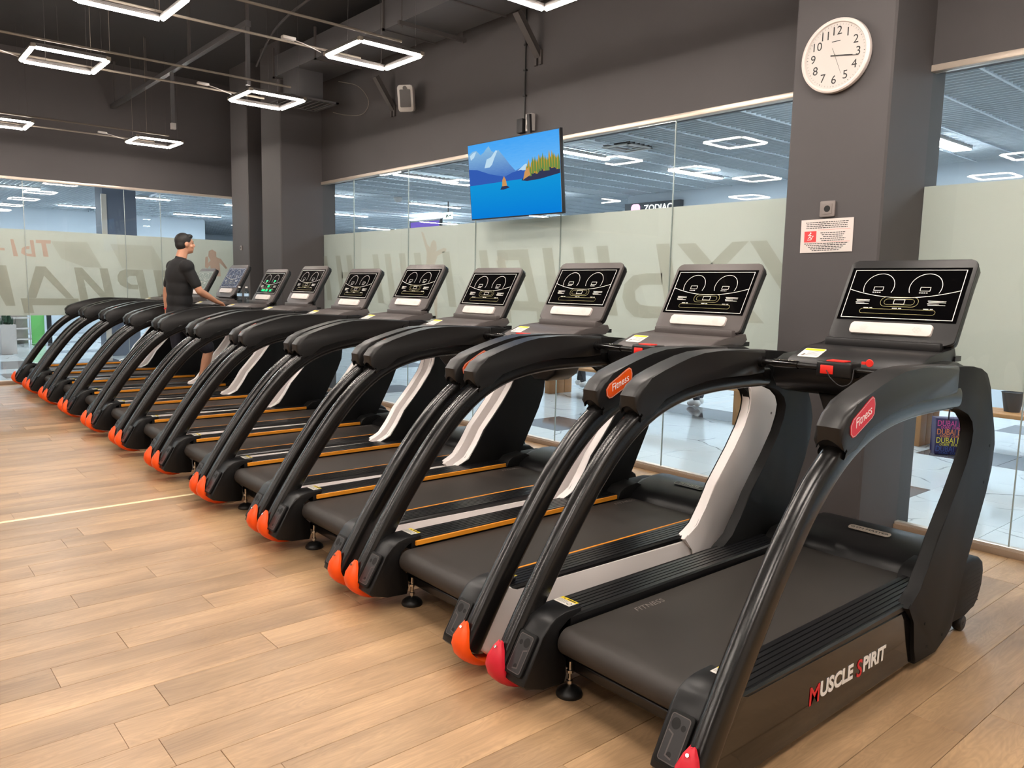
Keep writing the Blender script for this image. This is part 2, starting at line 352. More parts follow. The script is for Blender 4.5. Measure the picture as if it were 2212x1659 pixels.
PLK.sort(key=lambda q: depth((q[0] + .1, (q[1] + q[2]) / 2, 0)))
for i, (x0, a, b) in enumerate(PLK[:298]):
    o = bpy.data.objects.new('plank', pm); COL.objects.link(o); o.parent = fl; o.location = (x0, a, 0); o.scale = (1, (b - a) / PL, 1)
bm = bmesh.new()
for (x0, a, b) in PLK[298:]:
    box(bm, (x0 + .0008, a + .0008, -.0085), (min(x0 + PW, XR) - .0008, b - .0008, 0))
o = finish('far_planks', bm, M['plank'], fl, smooth=0); o['kind'] = 'stuff'
bm = bmesh.new(); prism(bm, [(-5.972, 0), (-5.968, .003), (-5.942, .003), (-5.938, 0)], YB, 4.0, 'y'); o = finish('floor_strip', bm, M['brass'], fl); o['label'] = 'thin brass joint strip across the planks'

# windows (glass walls)
def vlines(p0, d, n): return [p0 + d * i for i in range(n)]
def pane_x(parent, x0, x1):
    bm = bmesh.new(); box(bm, (x0 + .003, YW, .045), (x1 - .003, YW + .01, GT)); finish('glass_pane', bm, M['glass'], parent, 0)
    bm = bmesh.new(); box(bm, (x0 + .0015, YW + .013, FB), (x1 - .0015, YW + .016, FT)); finish('frosted_film', bm, M['film'], parent, 0)
    bm = bmesh.new(); box(bm, (x1 - .003, YW - .001, .045), (x1 + .003, YW + .0125, GT)); finish('pane_seam', bm, M['seam'], parent, 0)
def win_x(name, xa, xb, seams):
    bm = bmesh.new(); box(bm, (xa, YW - .03, GT), (xb, YW + .05, TT), .003); w = finish(name, bm, M['alu']); w['kind'] = 'structure'
    bm = bmesh.new(); box(bm, (xa, YW - .02, .03), (xb, YW + .035, .06), .002); finish('bottom_channel', bm, M['alu'], w)
    s = [xa] + [q for q in seams if xa < q < xb] + [xb]
    for a, b in zip(s, s[1:]): pane_x(w, a, b)
    simple_box('baseboard_front', (xa, YW - .035, 0), (xb, YW - .002, .045), M['skirt'], bev=.003, kind='structure')
    return w
seams = [-9.8296 + 1.3769 * i for i in range(-3, 11)]
w1 = win_x('window_1', -10.745, -2.92, seams)
w2 = win_x('window_2', -2.262, XR, seams)
w3 = win_x('window_3', XL, -12.80, seams); w4 = win_x('window_4', -12.13, -11.41, seams)
# left wall glass
def win_y(name, ya, yb, seams):
    bm = bmesh.new(); box(bm, (XL - .05, ya, GT), (XL + .03, yb, TT), .003); w = finish(name, bm, M['alu']); w['kind'] = 'structure'
    bm = bmesh.new(); box(bm, (XL - .035, ya, .03), (XL + .02, yb, .06), .002); finish('bottom_channel', bm, M['alu'], w)
    s = [ya] + seams + [yb]
    for a, b in zip(s, s[1:]):
        bm = bmesh.new(); box(bm, (XL - .01, a + .003, .045), (XL, b - .003, GT)); finish('glass_pane', bm, M['glass'], w, 0)
        bm = bmesh.new(); box(bm, (XL - .016, a + .0015, FB), (XL - .013, b - .0015, FT)); finish('frosted_film', bm, M['film'], w, 0)
        bm = bmesh.new(); box(bm, (XL - .0125, b - .004, .045), (XL + .001, b + .004, GT)); finish('pane_seam', bm, M['seam'], w, 0)
    simple_box('baseboard_left', (XL + .002, ya, 0), (XL + .035, yb, .045), M['skirt'], bev=.003, kind='structure')
    return w
w5 = win_y('window_5', YB, YW - .01, [-4.3, -3.05, -1.8, -.55, .7, 2.15, 3.55, 4.1])

# letters on the film, seen mirrored from inside
def decal(name, polys, m, plane, parent, lab=None):
    bm = bmesh.new()
    for q in polys:
        if plane == 'y': bm.faces.new([bm.verts.new((a, YW + .0118, b)) for a, b in q])
        else: bm.faces.new([bm.verts.new((XL - .0118, a, b)) for a, b in q])
    o = finish(name, bm, m, parent, 0)
    if lab: o['label'] = lab
    return o
def stem_p(xt, zt=2.015, zb=1.37, w=.145, sh=.16): 
    k = sh * (zt - zb) / .645
    return [(xt, zt), (xt + w, zt), (xt + w + k, zb), (xt + k, zb)]
RLT = [[stem_p(-10.39)], [stem_p(-10.07)], [[(-10.2, 1.78), (-9.95, 1.78), (-9.93, 1.69), (-10.2, 1.69)]], [stem_p(-10.8)], [stem_p(-9.35)], [stem_p(-9.04)], [stem_p(-8.69)], [stem_p(-8.34)],
       [stem_p(-7.73)], [stem_p(-7.02)], [stem_p(-5.97)], [stem_p(-5.53)], [stem_p(-5.21)], [stem_p(-4.49)],
       [[(-6.7, 2.01), (-6.19, 2.01), (-6.16, 1.9), (-6.68, 1.9)]], [[(-6.33, 1.9), (-6.16, 1.9), (-6.0, 1.47), (-6.16, 1.47)]], [[(-6.7, 1.9), (-6.56, 1.9), (-6.42, 1.47), (-6.56, 1.47)]],
       [[(-6.6, 1.47), (-5.9, 1.47), (-5.9, 1.37), (-6.58, 1.37)]], [[(-6.03, 1.37), (-5.9, 1.37), (-5.87, 1.23), (-6.0, 1.23)]], [[(-6.58, 1.37), (-6.45, 1.37), (-6.42, 1.23), (-6.55, 1.23)]],
       [[(-4.26, 2.01), (-4.07, 2.01), (-3.38, 1.37), (-3.57, 1.37)]], [[(-3.71, 2.01), (-3.56, 2.01), (-3.83, 1.76), (-3.94, 1.81)]],
       [[(-3.55, 2.01), (-3.4, 2.01), (-2.9, 1.37), (-3.05, 1.37)]],
       [[(-4.41, 1.76), (-4.59, 1.76), (-4.74, 1.74), (-4.84, 1.66), (-4.86, 1.54), (-4.81, 1.44), (-4.71, 1.37), (-4.58, 1.36), (-4.38, 1.37), (-4.38, 1.47), (-4.54, 1.47), (-4.64, 1.48), (-4.7, 1.52), (-4.71, 1.6), (-4.65, 1.65), (-4.55, 1.66), (-4.4, 1.66)]]]
for q in RLT: decal('film_letter', q, M['fletter'], 'y', w1)
decal('film_dancer', [[(-8.18, 2.27), (-8.13, 2.26), (-8.04, 2.11), (-7.98, 2.07), (-7.96, 2.13), (-7.91, 2.16), (-7.86, 2.14), (-7.84, 2.05), (-7.87, 2.02), (-7.7, 2.06), (-7.64, 2.05), (-7.65, 2.02), (-7.82, 1.97), (-7.88, 1.87), (-7.82, 1.7), (-7.82, 1.22), (-7.86, 1.22), (-7.9, 1.5), (-8.06, 1.8), (-8.05, 2.01), (-8.1, 2.11)]], M['fdance'], 'y', w1, 'faint rose silhouette of a leaping dancer')
def hole_poly(outer, inner):
    return outer, inner
LL = [[[(1.76, 1.78), (1.89, 1.78), (1.98, 1.18), (1.86, 1.18), (1.79, 1.34), (1.66, 1.5)]],
      [[(2.27, 1.78), (2.335, 1.78), (2.375, 1.64), (2.255, 1.30), (2.13, 1.30)][::1]], [[(2.335, 1.78), (2.40, 1.78), (2.77, 1.3), (2.66, 1.3), (2.375, 1.64)]],
      [[(2.05, 1.295), (2.83, 1.295), (2.85, 1.19), (2.07, 1.19)]], [[(2.07, 1.19), (2.2, 1.19), (2.22, 1.07), (2.09, 1.07)]], [[(2.72, 1.19), (2.84, 1.19), (2.86, 1.07), (2.74, 1.07)]],
      [[(2.79, 1.78), (2.9, 1.78), (3.21, 1.4), (3.15, 1.78), (3.27, 1.78), (3.38, 1.18), (3.26, 1.18), (2.92, 1.60), (2.99, 1.18), (2.87, 1.18)]],
      [[(3.53, 1.775), (3.8, 1.775), (3.9, 1.18), (3.77, 1.18), (3.725, 1.49), (3.705, 1.58), (3.69, 1.67), (3.59, 1.67), (3.55, 1.63), (3.41, 1.67), (3.45, 1.74)]],
      [[(3.41, 1.67), (3.55, 1.63), (3.56, 1.57), (3.61, 1.53), (3.715, 1.53), (3.72, 1.45), (3.56, 1.46), (3.45, 1.52), (3.41, 1.59)]],
      [[(3.96, 1.775), (4.5, 1.775), (4.52, 1.66), (4.11, 1.66), (4.19, 1.18), (4.05, 1.18)]]]
for q in LL: decal('film_letter', q, M['fletter2'], 'x', w5)
for q in [[[(3.32, 2.17), (3.96, 2.17), (4.12, 1.88), (4.12, 1.78), (3.49, 1.785)]], [[(2.49, 2.17), (2.99, 2.18), (3.19, 1.785), (2.94, 1.79), (2.62, 1.91)]]]: decal('film_shape', q, M['fghost'], 'x', w5)
for q in [[[(2.29, 2.18), (2.49, 2.18), (2.485, 2.13), (2.42, 2.13), (2.45, 1.93), (2.38, 1.93), (2.36, 2.13), (2.29, 2.13)]], [[(2.21, 2.17), (2.26, 2.17), (2.28, 1.92), (2.15, 1.93), (2.09, 1.97), (2.1, 2.04), (2.14, 2.07), (2.205, 2.08), (2.2, 2.035), (2.16, 2.03), (2.14, 2.0), (2.17, 1.965), (2.23, 1.965)]], [[(1.96, 2.17), (2.0, 2.17), (2.05, 1.92), (1.99, 1.92)]], [[(1.78, 2.035), (1.88, 2.035), (1.885, 2.0), (1.785, 2.0)]]]: decal('film_letter', q, M['fred'], 'x', w5, 'rose film letter')
decal('film_boxer', [[(4.88, 2.13), (4.94, 2.16), (5.01, 2.12), (5.01, 2.03), (5.09, 2.0), (5.2, 1.85), (5.17, 1.83), (5.06, 1.94), (5.08, 1.7), (4.92, 1.7), (4.9, 1.89), (4.85, 1.83), (4.81, 1.85), (4.82, 2.02), (4.86, 2.04), (4.87, 2.0), (4.86, 1.92), (4.91, 1.97), (4.87, 2.04)]], M['fred'], 'x', w5, 'rose silhouette of a boxer')

# ------------------------------------------------------------------ the mall outside
ZM = 3.6
mall_fl = simple_box('mall_floor', (-34, YW + .22, -.3), (6, 20, -.0125), M['grout'], kind='structure')
TS = 0.75
bmw = bmesh.new(); bmt = bmesh.new()
def tmesh(m):
    b = bmesh.new(); box(b, (.002, .002, -.012), (TS - .002, TS - .002, 0), .001, 1); me = bpy.data.meshes.new('floor_tile'); bmesh.ops.recalc_face_normals(b, faces=b.faces[:]); b.to_mesh(me); b.free(); me.materials.append(m); return me
tw, td = tmesh(M['tilew']), tmesh(M['tiled'])
nt_ = 0; bmf = bmesh.new(); bmd = bmesh.new()
for i in range(-45, 10):
    for j in range(0, 18):
        x0 = -2.57 + i * TS; y0 = 6.1 + (j - 1) * TS
        dark = ((j % 3 == 1) and ((i % 5) in (4,) if (j // 3) % 2 == 0 else (i % 5) in (0, 4)))
        if (x0 - 0) > 5: continue
        near = -13 < x0 < 0.5 and y0 < 10.5
        if y0 < YW + .2:
            box(bmd if dark else bmf, (x0 + .002, YW + .225, -.012), (x0 + TS - .002, y0 + TS - .002, 0)); continue
        if near:
            o = bpy.data.objects.new('floor_tile', td if dark else tw); COL.objects.link(o); o.parent = mall_fl; o.location = (x0, y0, 0)
        else: box(bmd if dark else bmf, (x0 + .002, y0 + .002, -.012), (x0 + TS - .002, y0 + TS - .002, 0))
o = finish('far_tiles', bmf, M['tilew'], mall_fl, 0); o['kind'] = 'stuff'
o = finish('far_dark_tiles', bmd, M['tiled'], mall_fl, 0); o['kind'] = 'stuff'
simple_box('mall_floor_side', (-34, -9, -.3), (XL - .06, YW + .21, -.0125), M['grout'], kind='structure')
bmf = bmesh.new(); bmd = bmesh.new()
for i in range(0, 27):
    for j in range(0, 19):
        x0 = XL - .07 - (i + 1) * TS; y0 = YW + .2 - (j + 1) * TS
        box(bmd if ((i % 3 == 1 and j % 2 == 0) or (i % 4 == 3 and j % 3 == 1)) else bmf, (x0 + .002, y0 + .002, -.012), (x0 + TS - .002, y0 + TS - .002, 0))
o = finish('side_tiles', bmf, M['tilew'], bpy.data.objects['mall_floor_side'], 0); o['kind'] = 'stuff'
o = finish('side_dark_tiles', bmd, M['tiled'], bpy.data.objects['mall_floor_side'], 0); o['kind'] = 'stuff'
# ceiling: slats and runners under a dark void
mc = simple_box('mall_ceiling', (-34, YW + .25, 3.95), (6, 20, 4.05), M['mallvoid'], kind='structure')
mc2 = simple_box('mall_ceiling_side', (-34, -9, 3.95), (XL - .26, YW + .24, 4.05), M['mallvoid'], kind='structure')
bm = bmesh.new(); y = YW + .3
while y < 16.5: box(bm, (-34, y, ZM), (6, y + .012, ZM + .04)); y += .1
o = finish('ceiling_slats', bm, M['mallslat'], mc, 0); o['kind'] = 'stuff'
bm = bmesh.new(); x = 5.6
while x > -34: box(bm, (x, YW + .28, ZM - .006), (x + .025, 16.6, ZM + .04)); x -= .6
o = finish('ceiling_runners', bm, M['mallslat'], mc, 0); o['kind'] = 'stuff'
bm = bmesh.new(); y = -8.0
while y < YW: box(bm, (-30, y, ZM), (XL - .3, y + .012, ZM + .04)); y += .1
x = XL - .4
while x > -30: box(bm, (x, -8, ZM), (x + .012, YW, ZM + .04)); x -= .1
o = finish('ceiling_grid', bm, M['mallslat'], mc2, 0); o['kind'] = 'stuff'
simple_box('mall_wall_far', (-11.3, 12.85, 0), (6, 13.1, 3.95), M['mallwall'], kind='structure')
simple_box('mall_wall_end', (-34, 16.6, 0), (-11.3, 16.8, 3.95), M['mallwall'], kind='structure')
simple_box('mall_wall_side', (-11.35, 12.85, 0), (-11.3, 16.6, 3.95), M['mallwall'], kind='structure')
simple_box('mall_wall_left', (-26.6, -9, 0), (-26.4, 9.2, 3.95), M['mallwall'], kind='structure')
simple_box('mall_wall_leftend', (-34, -9.2, 0), (XL - .26, -9, 3.95), M['mallwall'], kind='structure')
simple_box('mall_wall_rightend', (6, YW + .2, 0), (6.2, 13.1, 3.95), M['mallwall'], kind='structure')
simple_box('mall_wall_leftfar', (-34.2, 9, 0), (-34, 17, 3.95), M['mallwall'], kind='structure')
bm = bmesh.new(); box(bm, (-18.6, 4.2, 0), (-18.0, 4.85, ZM), .01); c = finish('mall_column', bm, M['mallcol']); c['kind'] = 'structure'
simple_box('column_trim', (-17.995, 4.17, 0), (-17.96, 4.27, ZM - .25), M['alu'], c)
# mall light panels
MP = [(-8.35, 7.5, 1.45, .11), (-8.28, 10.42, 1.3, .16), (-4.32, 10.28, 1.28, .22), (-12.23, 7.62, 1.36, .11), (-16.1, 7.6, 1.32, .11), (-16.1, 10.47, 1.45, .11), (-20.3, 10.35, 1.36, .11), (-24.3, 13.72, 1.34, .11), (-20.3, 7.6, 1.36, .11), (-12.2, 10.45, 1.3, .11), (-24.3, 10.4, 1.34, .11), (-16.1, 13.7, 1.3, .11), (-20.3, 13.7, 1.3, .11), (-.4, 7.5, 1.36, .16), (-.4, 10.4, 1.36, .16), (-4.3, 7.5, 1.36, .16), (3, 8.5, 1.36, .16),
      (-20.4, 5.05, 1.22, .11), (-24.35, 7.6, 1.36, .11), (-24.3, 4.6, 1.36, .11), (-16.4, 2.2, 1.3, .11), (-20.4, 2.2, 1.3, .11), (-24.3, 1.8, 1.3, .11), (-16.4, -.8, 1.3, .11), (-20.4, -.8, 1.3, .11), (-24.3, -1, 1.3, .11), (-16.4, -4, 1.3, .11), (-20.4, -4, 1.3, .11)]
ML = ['seen right behind the television', 'right of the pane seam', 'just right of the clock pillar', 'beside the television, first row', 'left pane of the front glass, first row', 'left pane of the front glass, second row', 'below the second row, left pane', 'front glass, fourth row, far', 'first row, hidden by the nearer paired pillar', 'low behind the television', 'second row, far left of the hall', 'fourth row, middle', 'fourth row, left', 'first row, outside the picture at right', 'second row, outside the picture at right', 'first row, hidden by the clock pillar', 'outside the picture, far right',
      'left glass, just right of the mall column', 'left glass, beside the paired pillars', 'left glass, left of the mall column', 'left hall near row, left of the column', 'left hall middle row, left of the column', 'left hall far row, left of the column', 'left hall near row, at the left edge', 'left hall middle row, at the left edge', 'left hall far row, at the left edge', 'left hall near row, outside the picture', 'left hall middle row, outside the picture']
for i, (x, y, l, w) in enumerate(MP):
    side = 'side hall' if y < 5.3 else 'main hall'
    e = empty('ceiling_light', (x, y + l / 2, ZM), 'straight white light panel in the mall ceiling, ' + ML[i], 'ceiling light', 'straight light panels in the mall ceiling')
    bm = bmesh.new(); box(bm, (-w / 2 - .012, -l / 2 - .012, -.03), (w / 2 + .012, l / 2 + .012, .02), .004); finish('light_housing', bm, M['spk'], e)
    bm = bmesh.new(); box(bm, (-w / 2, -l / 2, -.042), (w / 2, l / 2, -.0305), .004); finish('diffuser', bm, M['mlamp'], e)
# air vent, exit sign, smoke detector, shop signs
e = empty('ceiling_vent', (-7.54, 8.48, ZM), 'square air diffuser in the mall grid ceiling', 'vent')
for k, s in enumerate((.25, .18, .11)):
    bm = bmesh.new()
    for a in range(4):
        m_ = Matrix.Rotation(a * pi / 2, 4, 'Z'); box(bm, (-s, s - .035, -.025 + k * .012), (s, s, -.012 + k * .012), mtx=m_)
    finish('diffuser_ring', bm, M['spk'], e)
simple_box('vent_box', (-.24, -.24, .0), (.24, .24, .12), M['steel'], e)
bm = bmesh.new(); lathe(bm, [(.05, 0), (.1, -.02), (.1, -.05), (.07, -.1), (.02, -.12)], (-15.43, 9.7, ZM)); tag(finish('smoke_detector', bm, M['spk']), 'round smoke detector on the mall ceiling', 'smoke detector')
e = empty('exit_sign', (-15.3, 11.0, 3.27), 'hanging white exit sign with running man, far in the hall', 'sign')
simple_box('sign_box', (-.17, -.02, -.08), (.17, .02, .08), emat('exit_panel', (.85, 1, .92, 1), 1.6), e); simple_box('hanger', (-.01, -.01, .08), (.01, .01, .33), M['steel'], e)
bm = bmesh.new(); mt = frame((0, -.0215, 0), (1, 0, 0), (0, 0, 1)); flat(bm, [(-.06, -.04), (-.02, -.04), (0, 0), (.03, -.04), (.05, -.03), (.02, .02), (-.03, .03)], 0, mt); flat(bm, [(.07, -.01), (.12, -.01), (.12, -.03), (.15, .0), (.12, .03), (.12, .01), (.07, .01)], 0, mt); finish('pictogram', bm, M['ink'], e, 0)
e = empty('shop_sign', (-10.6, 12.78, 3.2), 'dark shop fascia board with pink blob logo and white ZODIAC lettering', 'sign')
simple_box('sign_board', (-.72, -.05, -.35), (.72, .06, .22), mat('fascia_black', srgb(52, 58, 66), .5), e)
bm = bmesh.new(); flat(bm, rrect(.24, .26, .08), 0, frame((-.42, -.052, .07), (1, 0, 0), (0, 0, 1)), th=.006); finish('logo', bm, emat('pink_sign', (1, .45, .8, 1), 2.2), e)
textmesh('sign_lettering', 'ZODIAC', .19, emat('white_sign', (1, 1, 1, 1), 2.5), frame((.17, -.055, .09), (1, 0, 0), (0, 0, 1)), e, .004)
e = empty('display_screen', (-18.6, 12.6, 3.05), 'purple advertising screen hanging at the far end', 'screen')
simple_box('screen_frame', (-.75, -.03, -.4), (.75, .05, .42), M['ink'], e); simple_box('screen_panel', (-.71, -.034, -.36), (.71, -.0305, .36), emat('purple_panel', (.24, .16, .72, 1), .9), e)
simple_box('hanger', (-.3, -.01, .46), (-.27, .02, .55), M['steel'], e); simple_box('hanger', (.27, -.01, .46), (.3, .02, .55), M['steel'], e); simple_box('light_bar', (-.75, -.05, .43), (.75, .03, .46), M['mlamp'], e)
# benches, bin, bag, shop front beyond left glass
def bench(x0, x1, y, lab):
    e = empty('bench', ((x0 + x1) / 2, y, 0), lab, 'bench'); h = (x1 - x0) / 2
    for s in (-1, 1):
        bm = bmesh.new()
        for k in range(3): box(bm, (s * h - (.11 if s > 0 else 0), -.24 + k * .162, 0), (s * h + (0 if s > 0 else .11), -.24 + k * .162 + .155, .42), .004)
        finish('leg', bm, M['wood'], e)
    for k in range(3):
        bm = bmesh.new(); box(bm, (-h - .02, -.25 + k * .17, .42), (h + .02, -.25 + k * .17 + .16, .46), .004); finish('seat_slat', bm, M['woodh'], e)
bench(-8.80, -5.31, 8.44, 'long light wood bench seen through the glass behind the third and fourth treadmills')
bench(-3.55, -.9, 8.98, 'light wood bench outside the glass right of the near pillar')
e = empty('plant_pot', (-2.68, 9.02, .46), 'dark tapered pot standing on the right bench', 'pot')
bm = bmesh.new(); lathe(bm, [(.07, 0), (.105, .2), (.11, .2), (.1, .185), (.02, .18)], (0, 0, 0), 20); finish('pot_body', bm, mat('pot_dark', srgb(48, 54, 60), .5), e)
e = empty('shopping_bag', (-3.06, 8.62, 0), 'navy shopping bag with rows of coloured DUBAI lettering beside the right bench', 'bag', rz=radians(38))
bm = bmesh.new(); prism(bm, [(-.19, 0), (.19, 0), (.185, .02), (.205, .38), (-.205, .38), (-.185, .02)], -.07, .07, 'y', bev=.012); finish('bag_body', bm, mat('bag_navy', srgb(40, 26, 72), .5), e)
for r, c in enumerate([srgb(60, 84, 150), srgb(228, 210, 60), srgb(226, 128, 70), srgb(208, 70, 140)]):
    mm_ = mat('bag_ink_%d' % r, c, .5)
    textmesh('bag_lettering', 'DUBAI DUBAI', .085, mm_, frame((0, -.0715, .06 + r * .088), (1, 0, 0), (0, 0, 1)), e, .001, sx=.72)
    textmesh('bag_lettering', 'DUBAI  DUBAI  DUBAI', .034, mm_, frame((0, -.0715, .018 + r * .088 + .0), (1, 0, 0), (0, 0, 1)), e, .001, sx=.9)
bm = bmesh.new(); sweep(bm, smooth_path([(-.09, -.075, .36), (-.08, -.085, .5), (0, -.09, .56), (.08, -.085, .5), (.09, -.075, .36)]), circ(.008, 8), up=Vector((0, 1, 0))); finish('bag_handle', bm, M['ink'], e)
# side hall furniture beyond the left glass
e = empty('shop_shelf', (-22.3, 3.15, 0), 'pale shelving unit seen low through the left glass', 'shelf')
simple_box('shelf_frame', (-.25, -.3, 0), (-.2, .3, 1.3), M['ivory'], e)
for k in range(5): simple_box('shelf_board', (-.2, -.3, .1 + k * .26), (.22, .3, .13 + k * .26), M['ivory'], e, bev=.004)
simple_box('curtain_green', (-22.35, 3.5, .0), (-22.3, 3.78, 1.5), mat('green_panel', srgb(120, 200, 110), .6)); tag(bpy.data.objects['curtain_green'], 'green hanging panel beside the pale shelf', 'panel'); bpy.data.objects['curtain_green'].name = 'green_panel'
simple_box('shop_post', (-22.3, 3.83, 0), (-22.2, 3.92, 1.5), M['ink']); tag(bpy.data.objects['shop_post'], 'dark narrow post right of the green panel', 'post')
e = empty('planter', (-19.5, 2.62, 0), 'white square planter with a small dark plant, far left', 'planter')
bm = bmesh.new(); prism(bm, [(-.12, 0), (.12, 0), (.15, .62), (-.15, .62)], -.14, .14, 'y', bev=.008); finish('planter_box', bm, M['ivory'], e)
bm = bmesh.new()
for k in range(26):
    a = random.uniform(0, 6.28); r = random.uniform(.05, .2); h = random.uniform(.72, .95); c_ = Vector((cos(a) * r, sin(a) * r, h)); t_ = Vector((-sin(a), cos(a), .2)) * .03
    bm.faces.new([bm.verts.new(Vector((0, 0, .6))), bm.verts.new(c_ * .8 - t_), bm.verts.new(c_ + Vector((0, 0, .05))), bm.verts.new(c_ * .8 + t_)])
o = finish('leaf_cluster', bm, mat('plant_leaf', srgb(40, 70, 45), .5), e, 0); o['kind'] = 'stuff'

# ------------------------------------------------------------------ gym ceiling fittings
LX = [-12.63, -8.72, -6.54, -4.37, -2.19, 0.0]
lamps = [(-12.63, 1.42), (-12.63, 3.3), (-8.74, 1.40), (-8.88, 3.40), (-6.59, 1.41), (-6.56, 3.38), (-4.38, 3.38), (-4.38, 1.41), (-8.41, -.15), (-8.2, -1.66), (-12.67, -2.5), (-4.15, -2.1), (-2.1, 1.41), (-2.1, 3.38), (0, 3.38), (0, 1.41), (-2.1, -.6), (0, -.6), (-5.2, -3.9), (-1.5, -3.9), (-9.8, -3.9), (1.9, 1.41)]
lab = {0: 'glowing square lamp frame cut by the left edge of the photo', 1: 'glowing square lamp frame farthest away, left of the paired pillars', 2: 'glowing square lamp frame at upper left, whole, above the far left glass', 3: 'glowing square lamp frame in front of the paired pillars beside the ceiling grille', 4: 'large glowing square lamp frame cut by the top edge at left', 5: 'glowing square lamp frame under the air duct left of the wall speaker', 6: 'glowing square lamp frame cut by the top edge above the television'}
S2 = 0.3
OUT = ['just right of the top centre one', 'reflected in the front glass at centre', 'behind the row of treadmills, mid room', 'near the back of the left wall', 'behind the camera to its left', 'left above the camera', 'over the near pillar front', 'above the nearest treadmill', 'directly over the camera', 'just behind the camera, left', 'just behind the camera', 'at the back wall, middle', 'at the back wall, right', 'at the back wall, left', 'by the right wall']
def make_lamp():
    e = empty('square_lamp', (0, 0, 0), 'x', 'ceiling lamp', 'square LED lamp frames')
    for a in range(4):
        mt = Matrix.Rotation(a * pi / 2, 4, 'Z')
        bm = bmesh.new(); box(bm, (-S2 + .02, S2 - .0225, -.006), (S2 - .02, S2 + .0225, .016), .003, mtx=mt); box(bm, (-S2 + .005, S2 - .012, .018), (S2 - .005, S2 + .012, .026), mtx=mt); p = finish('profile', bm, M['steel'], e)
        bm = bmesh.new(); pth = [mt @ Vector((-S2 + .022, S2, -.008)), mt @ Vector((S2 - .022, S2, -.008))]
        cyl(bm, pth[0], pth[1], .019, 12); finish('led_tube', bm, M['lamp'], p)
    for sx in (-1, 1):
        for sy in (-1, 1): bm = bmesh.new(); box(bm, (sx * S2 - .02, sy * S2 - .02, -.012), (sx * S2 + .02, sy * S2 + .02, .02), .004); finish('corner_joint', bm, M['conduit'], e)
    for sx, sy in ((-.29, -.1), (.29, -.1), (-.29, .25), (.29, .25)): bm = bmesh.new(); cyl(bm, (sx, sy, .02), (sx * .8, sy, ZC - 3.615), .0018, 5, caps=False); finish('suspension_wire', bm, M['steel'], e)
    return e
L0 = make_lamp()
for i, (x, y) in enumerate(lamps):
    e = L0 if i == 0 else copy_tree(L0)
    e.location = (x + .3, y + .3, 3.61)
    e['label'] = lab.get(i, 'glowing square lamp frame outside the picture, %s' % OUT[i - 7] if i > 6 else '')
# conduits along Y at each lamp column
k = 0
for xs, ya in ((-12.63, -1.6), (-8.74, -3), (-6.58, -3), (-4.38, -3), (-2.1, -3), (0, -3)):
    for dx, nm in ((-.03, 'left'), (.66, 'right')):
        bm = bmesh.new(); cyl(bm, (xs + dx, ya, 3.66), (xs + dx, 3.75 if xs > -12 else 3.7, 3.66), .011, 8)
        y = ya + .8
        for q in range(3): cyl(bm, (xs + dx, y + q * 2.1, 3.66), (xs + dx, y + q * 2.1, ZC), .0025, 5)
        tag(finish('conduit', bm, M['conduit']), 'thin grey conduit pipe over the %s edge of %s' % (nm, {-12.63: 'the farthest lamps', -8.74: 'the upper left lamp', -6.58: 'the lamp under the duct', -4.38: 'the top centre lamp', -2.1: 'lamps left of the camera', 0: 'lamps above the camera'}[xs]), 'conduit', 'conduits over the lamp rows')
for (x, y) in ((-8.72, 3.06), (-6.6, 3.05), (-12.6, 2.98), (-8.75, 1.1)):
    bm = bmesh.new(); box(bm, (x - .03, y - .06, 3.675), (x + .02, y + .06, 3.70), .006); sweep(bm, smooth_path([(x, y + .05, 3.68), (x + .02, y + .14, 3.66), (x + .0, y + .3, 3.63)]), circ(.004, 6)); tag(finish('cable_connector', bm, M['spk']), {-8.72: 'white cable connector by the lamp before the paired pillars', -6.6: 'white cable connector by the lamp under the duct', -12.6: 'white cable connector by the farthest lamp', -8.75: 'white cable connector by the upper left lamp'}[x], 'connector')
# unistrut channel with drop rods
e = empty('ceiling_channel', (-8.4, 3.42, 4.3), 'grey steel channel crossing the ceiling toward the left wall with two drop rods', 'channel')
bm = bmesh.new(); box(bm, (-5.4, -.03, -.03), (.03, .03, .03), .003); finish('channel', bm, M['duct'], e)
bm = bmesh.new(); box(bm, (-.02, -.02, -.62), (.015, .02, -.03)); finish('drop_rod', bm, M['duct'], e)
bm = bmesh.new(); box(bm, (-2.5, -.02, -.68), (-2.465, .02, -.03)); o = finish('drop_rod', bm, M['duct'], e)
simple_box('socket', (-2.51, -.03, -.74), (-2.455, .03, -.66), M['spk'], e, .004)
for xx in (0, -1.8, -3.6, -5.2): bm = bmesh.new(); box(bm, (xx - .015, -.015, .03), (xx + .015, .015, ZC - 4.305)); finish('hanger_rod', bm, M['steel'], e)
